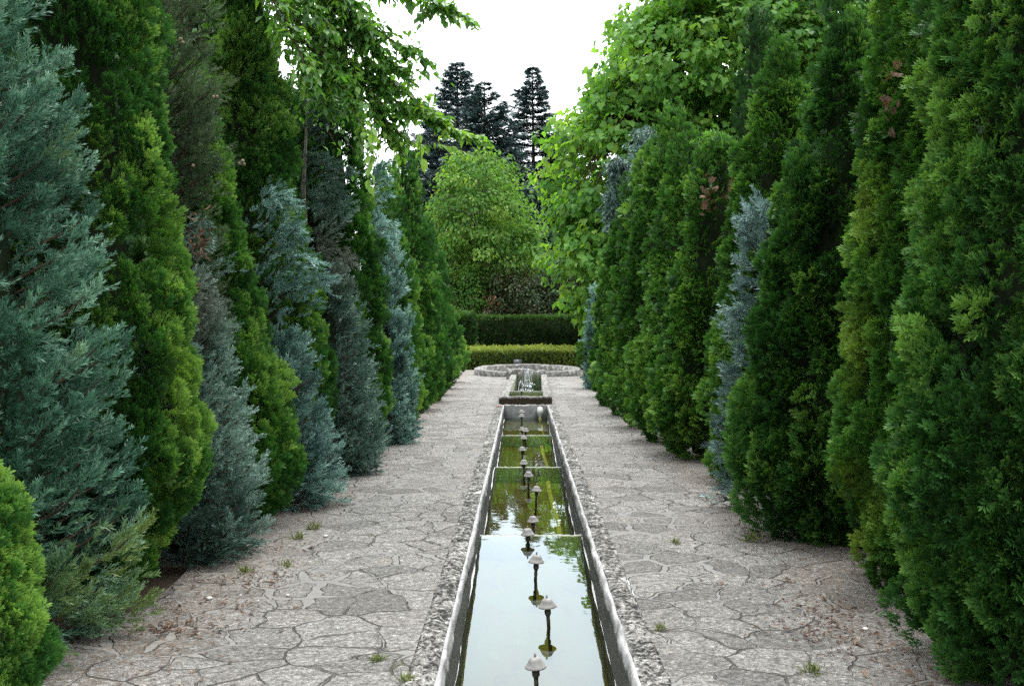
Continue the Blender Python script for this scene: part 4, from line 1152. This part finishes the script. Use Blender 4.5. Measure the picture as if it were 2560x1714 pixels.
# water jets of the raised pool
wm, wnt = new_mat('falling water'); W = NT(wnt)
gl = W.n('ShaderNodeBsdfGlossy'); gl.inputs['Roughness'].default_value = .12
df = W.n('ShaderNodeBsdfDiffuse'); df.inputs['Color'].default_value = (.75, .82, .85, 1)
tr = W.n('ShaderNodeBsdfTransparent')
m1 = W.n('ShaderNodeMixShader'); m1.inputs[0].default_value = .5; W.l(gl.outputs[0], m1.inputs[1]); W.l(df.outputs[0], m1.inputs[2])
m2 = W.n('ShaderNodeMixShader'); m2.inputs[0].default_value = .55; W.l(tr.outputs[0], m2.inputs[1]); W.l(m1.outputs[0], m2.inputs[2]); W.out(m2.outputs[0])
for (px, d, h, dx, lab) in [(1196, 19.5, .30, -.12, 'tall thin water jet falling to the left in the raised pool'), (1200, 20.5, .46, .04, 'highest water jet of the raised pool'), (1203, 21.6, .36, .08, 'farthest water jet of the raised pool')]:
    x = (px - VX) / FPX * d; zb = lev(d, -1.36) - .045
    a = Acc(); r2 = np.random.default_rng(int(d * 10))
    u = np.linspace(0, 1, 26)
    for s in range(4):
        ex = dx * r2.uniform(.6, 1.4) + r2.normal() * .03; ey = r2.normal() * .05
        hh = h * r2.uniform(.8, 1.05)
        z = zb + .2 + hh * (1 - (2 * u - 1) ** 2) - u * .15
        a.tube(np.stack([x + ex * u + r2.normal(size=26) * .004, d + ey * u, z], -1), .004 + .006 * r2.uniform(0, 1, 26) * (u > .3) + .002, 6)
    for _ in range(60):
        k = r2.uniform(.3, 1); p = np.array([x + dx * k + r2.normal() * .03, d + r2.normal() * .04, zb + .2 + h * (1 - (2 * k - 1) ** 2) - k * .15 + r2.normal() * .03]); p[2] = max(p[2], zb + .05)
        s = r2.uniform(.003, .008); a.lathe([(.0005, -s), (s, 0), (.0005, s)], 6, p)
    tag(a.build('water_jet', wm, None, (0, 0, 0), True), lab, 'water jet', 'jets of the raised pool')
    f = Acc()
    for _ in range(60):
        q = r2.normal(size=2) * np.array([.10, .22]); s = r2.uniform(.006, .02)
        cxp = np.clip(x + dx + q[0], xc(d) - .35, xc(d) + .35)
        f.lathe([(s, .0), (s * .7, s * .35), (.0005, s * .5)], 7, (cxp, d + q[1] - .1, lev(d + q[1] - .1, -1.36)))
    tag(f.build('foam', wm, None, (0, 0, 0), True), 'white splash foam on the raised pool water', 'foam', kind='stuff')

# ------------------------------------------------------------------ small things
def plant_sign(p, label, w, h, tilt, mat):
    r = empty('plant_sign', (p[0], p[1], 0), label, 'sign')
    a = Acc(); a.tube([(p[0], p[1], -.02), (p[0], p[1], p[2])], .014, 6); a.build('stake', M['oldpipe'], r, (p[0], p[1], 0))
    a = Acc(); c, s = math.cos(tilt), math.sin(tilt)
    V = [(p[0] + x, p[1] + z * s + y * c, p[2] + z * c - y * s) for x in (-w, w) for y in (-.006, .006) for z in (-h, h)]
    a.add(V, [0, 1, 3, 2, 4, 6, 7, 5, 0, 4, 5, 1, 2, 3, 7, 6, 0, 2, 6, 4, 1, 5, 7, 3], [4] * 6)
    a.build('plate', mat, r, (p[0], p[1], 0))
plant_sign(at(1184, 827, 28.9), 'small dark plant label on a stake in front of the low yellow hedge', .15, .09, .5, plain('dark plate', (.055, .06, .07), .4, .4, .2))
plant_sign(at(1153, 799, 31.6), 'small grey plant label standing above the low yellow hedge', .11, .08, .4, plain('grey plate', (.33, .34, .37), .5, .4, .2))
a = Acc(); rr = np.random.default_rng(4)
pp = at(1140, 932, 15.85); pp[2] = .02
for k in range(5):
    an = k * 1.256
    place(a, LEAF, np.array([pp]), np.array([[math.cos(an), math.sin(an), .35]]), np.array([[0, 0, 1.]]), .05, .5, 0, rr)
tag(a.build('fallen_flower', plain('red petals', (.6, .05, .06), .6, .3, .2)), 'small red flower lying on the curb near the inflow pipe', 'flower')

# pink garden building glimpsed behind the shrubs
gb = empty('garden_building', (-2.6, 47, 0), 'pale pink walled building glimpsed between the shrubs behind the hedge', 'building')
a = Acc(); a.box(-5.2, -1.3, 46, 50, -.02, 2.75); a.build('wall', plain('pink plaster', (.62, .47, .44), .9, .1, .1, 3.), gb, (-2.6, 47, 0))
a = Acc(); a.add([(-5.6, 45.6, 2.7), (-.9, 45.6, 2.7), (-.9, 50.4, 2.7), (-5.6, 50.4, 2.7), (-4.4, 48, 3.9), (-2.2, 48, 3.9)], [0, 1, 5, 4, 1, 2, 5, 2, 3, 4, 5, 3, 0, 4, 3, 2, 1, 0], [4, 3, 4, 3, 4])
a.build('roof', plain('clay tiles', (.24, .10, .06), .85, .1, .3, 9.), gb, (-2.6, 47, 0))

# weeds, litter
def tuft(x, y, label, s, seed, mat='weed', n=46):
    r3 = np.random.default_rng(seed); a = Acc()
    P = np.array([x, y, .002]) + r3.normal(size=(n, 3)) * np.array([.35, .25, 0]) * s
    place(a, BLADE, P, r3.normal(size=(n, 3)) * .55 + [0, 0, .6], r3.normal(size=(n, 3)), s * r3.uniform(.5, 1.1, n), r3.uniform(.2, .9, n), r3.uniform(0, .5, n), r3)
    tag(a.build('grass_tuft', M[mat]), label, 'grass tuft', 'weeds in the paving joints')
def gp(px, py):
    d = EYE * FPX / (py - VY); return (px - VX) / FPX * d, d
for k, (px, py, s, lab) in enumerate([(565, 1308, .07, 'green weed tuft in front of the first grey juniper'), (655, 1296, .06, 'small weed tuft right of the first grey juniper, on the left paving'), (680, 1232, .07, 'yellowish weed tuft at the foot of the thuja left of the blue juniper'), (718, 1210, .08, 'grass tuft beside the foot of the bright blue juniper'),
                                      (1868, 1348, .09, 'yellow green seedling at the corner of the broad twin-tipped thuja'), (1545, 1242, .05, 'tiny yellow weed in the right paving joint'), (865, 1510, .05, 'tiny green sprig in the left paving near the bottom'), (930, 1556, .05, 'tiny yellow weed beside the left curb at the bottom'),
                                      (1510, 1440, .05, 'tiny weed beside the right curb'), (1860, 1535, .06, 'weed tuft in the right paving in front of the huge thuja')]):
    if lab.startswith('yellow green'): px, py = 1720, 1236
    x, y = gp(px, py); tuft(x, y, lab, s, 200 + k)
lt = Acc(); r4 = np.random.default_rng(77)
for (px, py, n, sx, sy) in [(390, 1442, 260, .16, .05), (560, 1330, 200, .2, .09), (470, 1400, 220, .3, .12), (640, 1250, 80, .15, .08), (780, 1130, 60, .12, .1), (1880, 1440, 260, .18, .12), (1900, 1400, 120, .16, .08), (1760, 1330, 70, .2, .1), (1640, 1140, 70, .12, .15), (990, 940, 60, .15, .3), (1700, 1205, 60, .15, .1), (1930, 1480, 120, .12, .15)]:
    x, y = gp(px, py); n = int(n * .34)
    P = np.array([x, y, .008]) + np.stack([r4.normal(size=n) * sx, r4.normal(size=n) * sy, r4.uniform(0, .016, n)], -1)
    F = r4.normal(size=(n, 3)) * [1, 1, .15]
    place(lt, PLUME_FAR + LEAF_SLIM, P, F, np.array([0, 0, 1.]) + r4.normal(size=(n, 3)) * .3, r4.uniform(.02, .055, n), r4.uniform(.0, .9, n), 0, r4)
# scattered needles along both edges
n = 1800
yy = 3.2 + 20 * r4.uniform(0, 1, n) ** 1.6
side = np.where(r4.uniform(0, 1, n) < .5, -1, 1)
xx = np.where(side < 0, -1.92 + np.abs(r4.normal(size=n)) * .26, 1.98 - np.abs(r4.normal(size=n)) * .26)
place(lt, LEAF_SLIM, np.stack([xx, yy, np.full(n, .008)], -1), r4.normal(size=(n, 3)) * [1, 1, .1], np.array([0, 0, 1.]) + r4.normal(size=(n, 3)) * .2, r4.uniform(.012, .035, n), r4.uniform(0, 1, n), 0, r4)
tag(lt.build('dry_leaf_litter', M['dead']), 'dry brown twigs and leaves scattered along the paving edges', 'leaf litter', kind='stuff')
st = Acc()
for (px, py, s) in [(478, 1370, .035), (550, 1362, .016), (658, 1362, .02), (745, 1227, .035), (1980, 1440, .03), (590, 1375, .014)]:
    x, y = gp(px, py); s *= .6; st.lathe([(.001, -.002), (s * .8, .0), (s, s * .3), (s * .6, s * .6), (.001, s * .7)], 7, (x, y, .003))
tag(st.build('pebbles', plain('white pebbles', (.55, .52, .48), .8, .2, .2)), 'small pale pebbles on the left paving near the hedge', 'pebbles', kind='stuff')

# ------------------------------------------------------------------ light, sky, camera
SUN_EL, SUN_AZ = math.radians(70), math.radians(14)      # azimuth from +Y, clockwise: high and ahead of the viewer
def warp_mesh(o, base, newbase):
    me = o.data
    V = np.empty(len(me.vertices) * 3, np.float32); me.vertices.foreach_get('co', V); V = V.reshape(-1, 3).astype(float) + base
    V[:, 2] += fall(V[:, 1]); V[:, 1] *= STRETCH
    me.vertices.foreach_set('co', (V - newbase).astype(np.float32).ravel()); me.update()


for o in list(scene.objects):
    if o.parent is not None: continue
    if o.type == 'EMPTY':
        b = np.array(o.location); nb = np.array([b[0], b[1] * STRETCH, b[2] + float(fall(b[1]))])
        if o in EXT:
            for c in o.children: warp_mesh(c, b, nb)
        o.location = nb
    elif o.type == 'MESH':
        warp_mesh(o, np.zeros(3), np.zeros(3))

w = bpy.data.worlds.new('World'); scene.world = w; w.use_nodes = True
nt = w.node_tree; nt.nodes.clear(); N = NT(nt)
sky = N.n('ShaderNodeTexSky', sky_type='NISHITA'); sky.sun_disc = False
sky.sun_elevation = SUN_EL; sky.sun_rotation = SUN_AZ; sky.dust_density = 2.
gc = N.n('ShaderNodeTexCoord').outputs['Generated']
nf, _ = N.noise(gc, 2.2, 5., .6)
sz = N.n('ShaderNodeSeparateXYZ'); N.l(gc, sz.inputs[0])
cl = N.ramp(nf, [(.3, c4((21.5, 23., 24.))), (.65, c4((28., 28.8, 29.2)))])
dp = N.n('ShaderNodeVectorMath', operation='DOT_PRODUCT'); N.l(gc, dp.inputs[0])
dp.inputs[1].default_value = (math.sin(SUN_AZ) * math.cos(SUN_EL * .75), math.cos(SUN_AZ) * math.cos(SUN_EL * .75), math.sin(SUN_EL * .75))
gain = N.math('MULTIPLY_ADD', N.math('MAXIMUM', dp.outputs['Value'], 0.), .95, .45)      # cloud cover glows towards the hidden sun
gcol = N.n('ShaderNodeCombineColor'); [N.l(gain, gcol.inputs[k]) for k in range(3)]
cl = N.mix(1., cl, gcol.outputs[0], 'MULTIPLY')
col = N.mix(.93, sky.outputs[0], cl)
bg = N.n('ShaderNodeBackground'); N.l(col, bg.inputs['Color']); bg.inputs['Strength'].default_value = .10
o = N.n('ShaderNodeOutputWorld'); N.l(bg.outputs[0], o.inputs['Surface'])

sl = bpy.data.lights.new('Sun', 'SUN'); sl.energy = 2.0; sl.angle = math.radians(22); sl.color = (1, .97, .92)
so = bpy.data.objects.new('Sun', sl); COL.objects.link(so)
from mathutils import Vector
sd = Vector((math.sin(SUN_AZ) * math.cos(SUN_EL), math.cos(SUN_AZ) * math.cos(SUN_EL), math.sin(SUN_EL)))
so.rotation_euler = sd.to_track_quat('Z', 'Y').to_euler()

cam = bpy.data.cameras.new('Camera'); co = bpy.data.objects.new('Camera', cam); COL.objects.link(co)
cam.sensor_width = 36; cam.lens = FPX * STRETCH / 2342 * 36
cam.shift_x = (1171 - VX) / 2342; cam.shift_y = (HZ - 784) / 2342
cam.clip_start = .05; cam.clip_end = 3000
co.location = (0, 0, EYE); co.rotation_euler = (math.radians(90), 0, 0)
scene.camera = co
vs = scene.view_settings
vs.view_transform = 'Standard'; vs.look = 'None'; vs.exposure = .5; vs.gamma = 1.
cy = scene.cycles
cy.use_denoising = False
cy.max_bounces = 7; cy.diffuse_bounces = 5; cy.glossy_bounces = 3; cy.transmission_bounces = 5; cy.transparent_max_bounces = 10
cy.caustics_reflective = False; cy.caustics_refractive = False
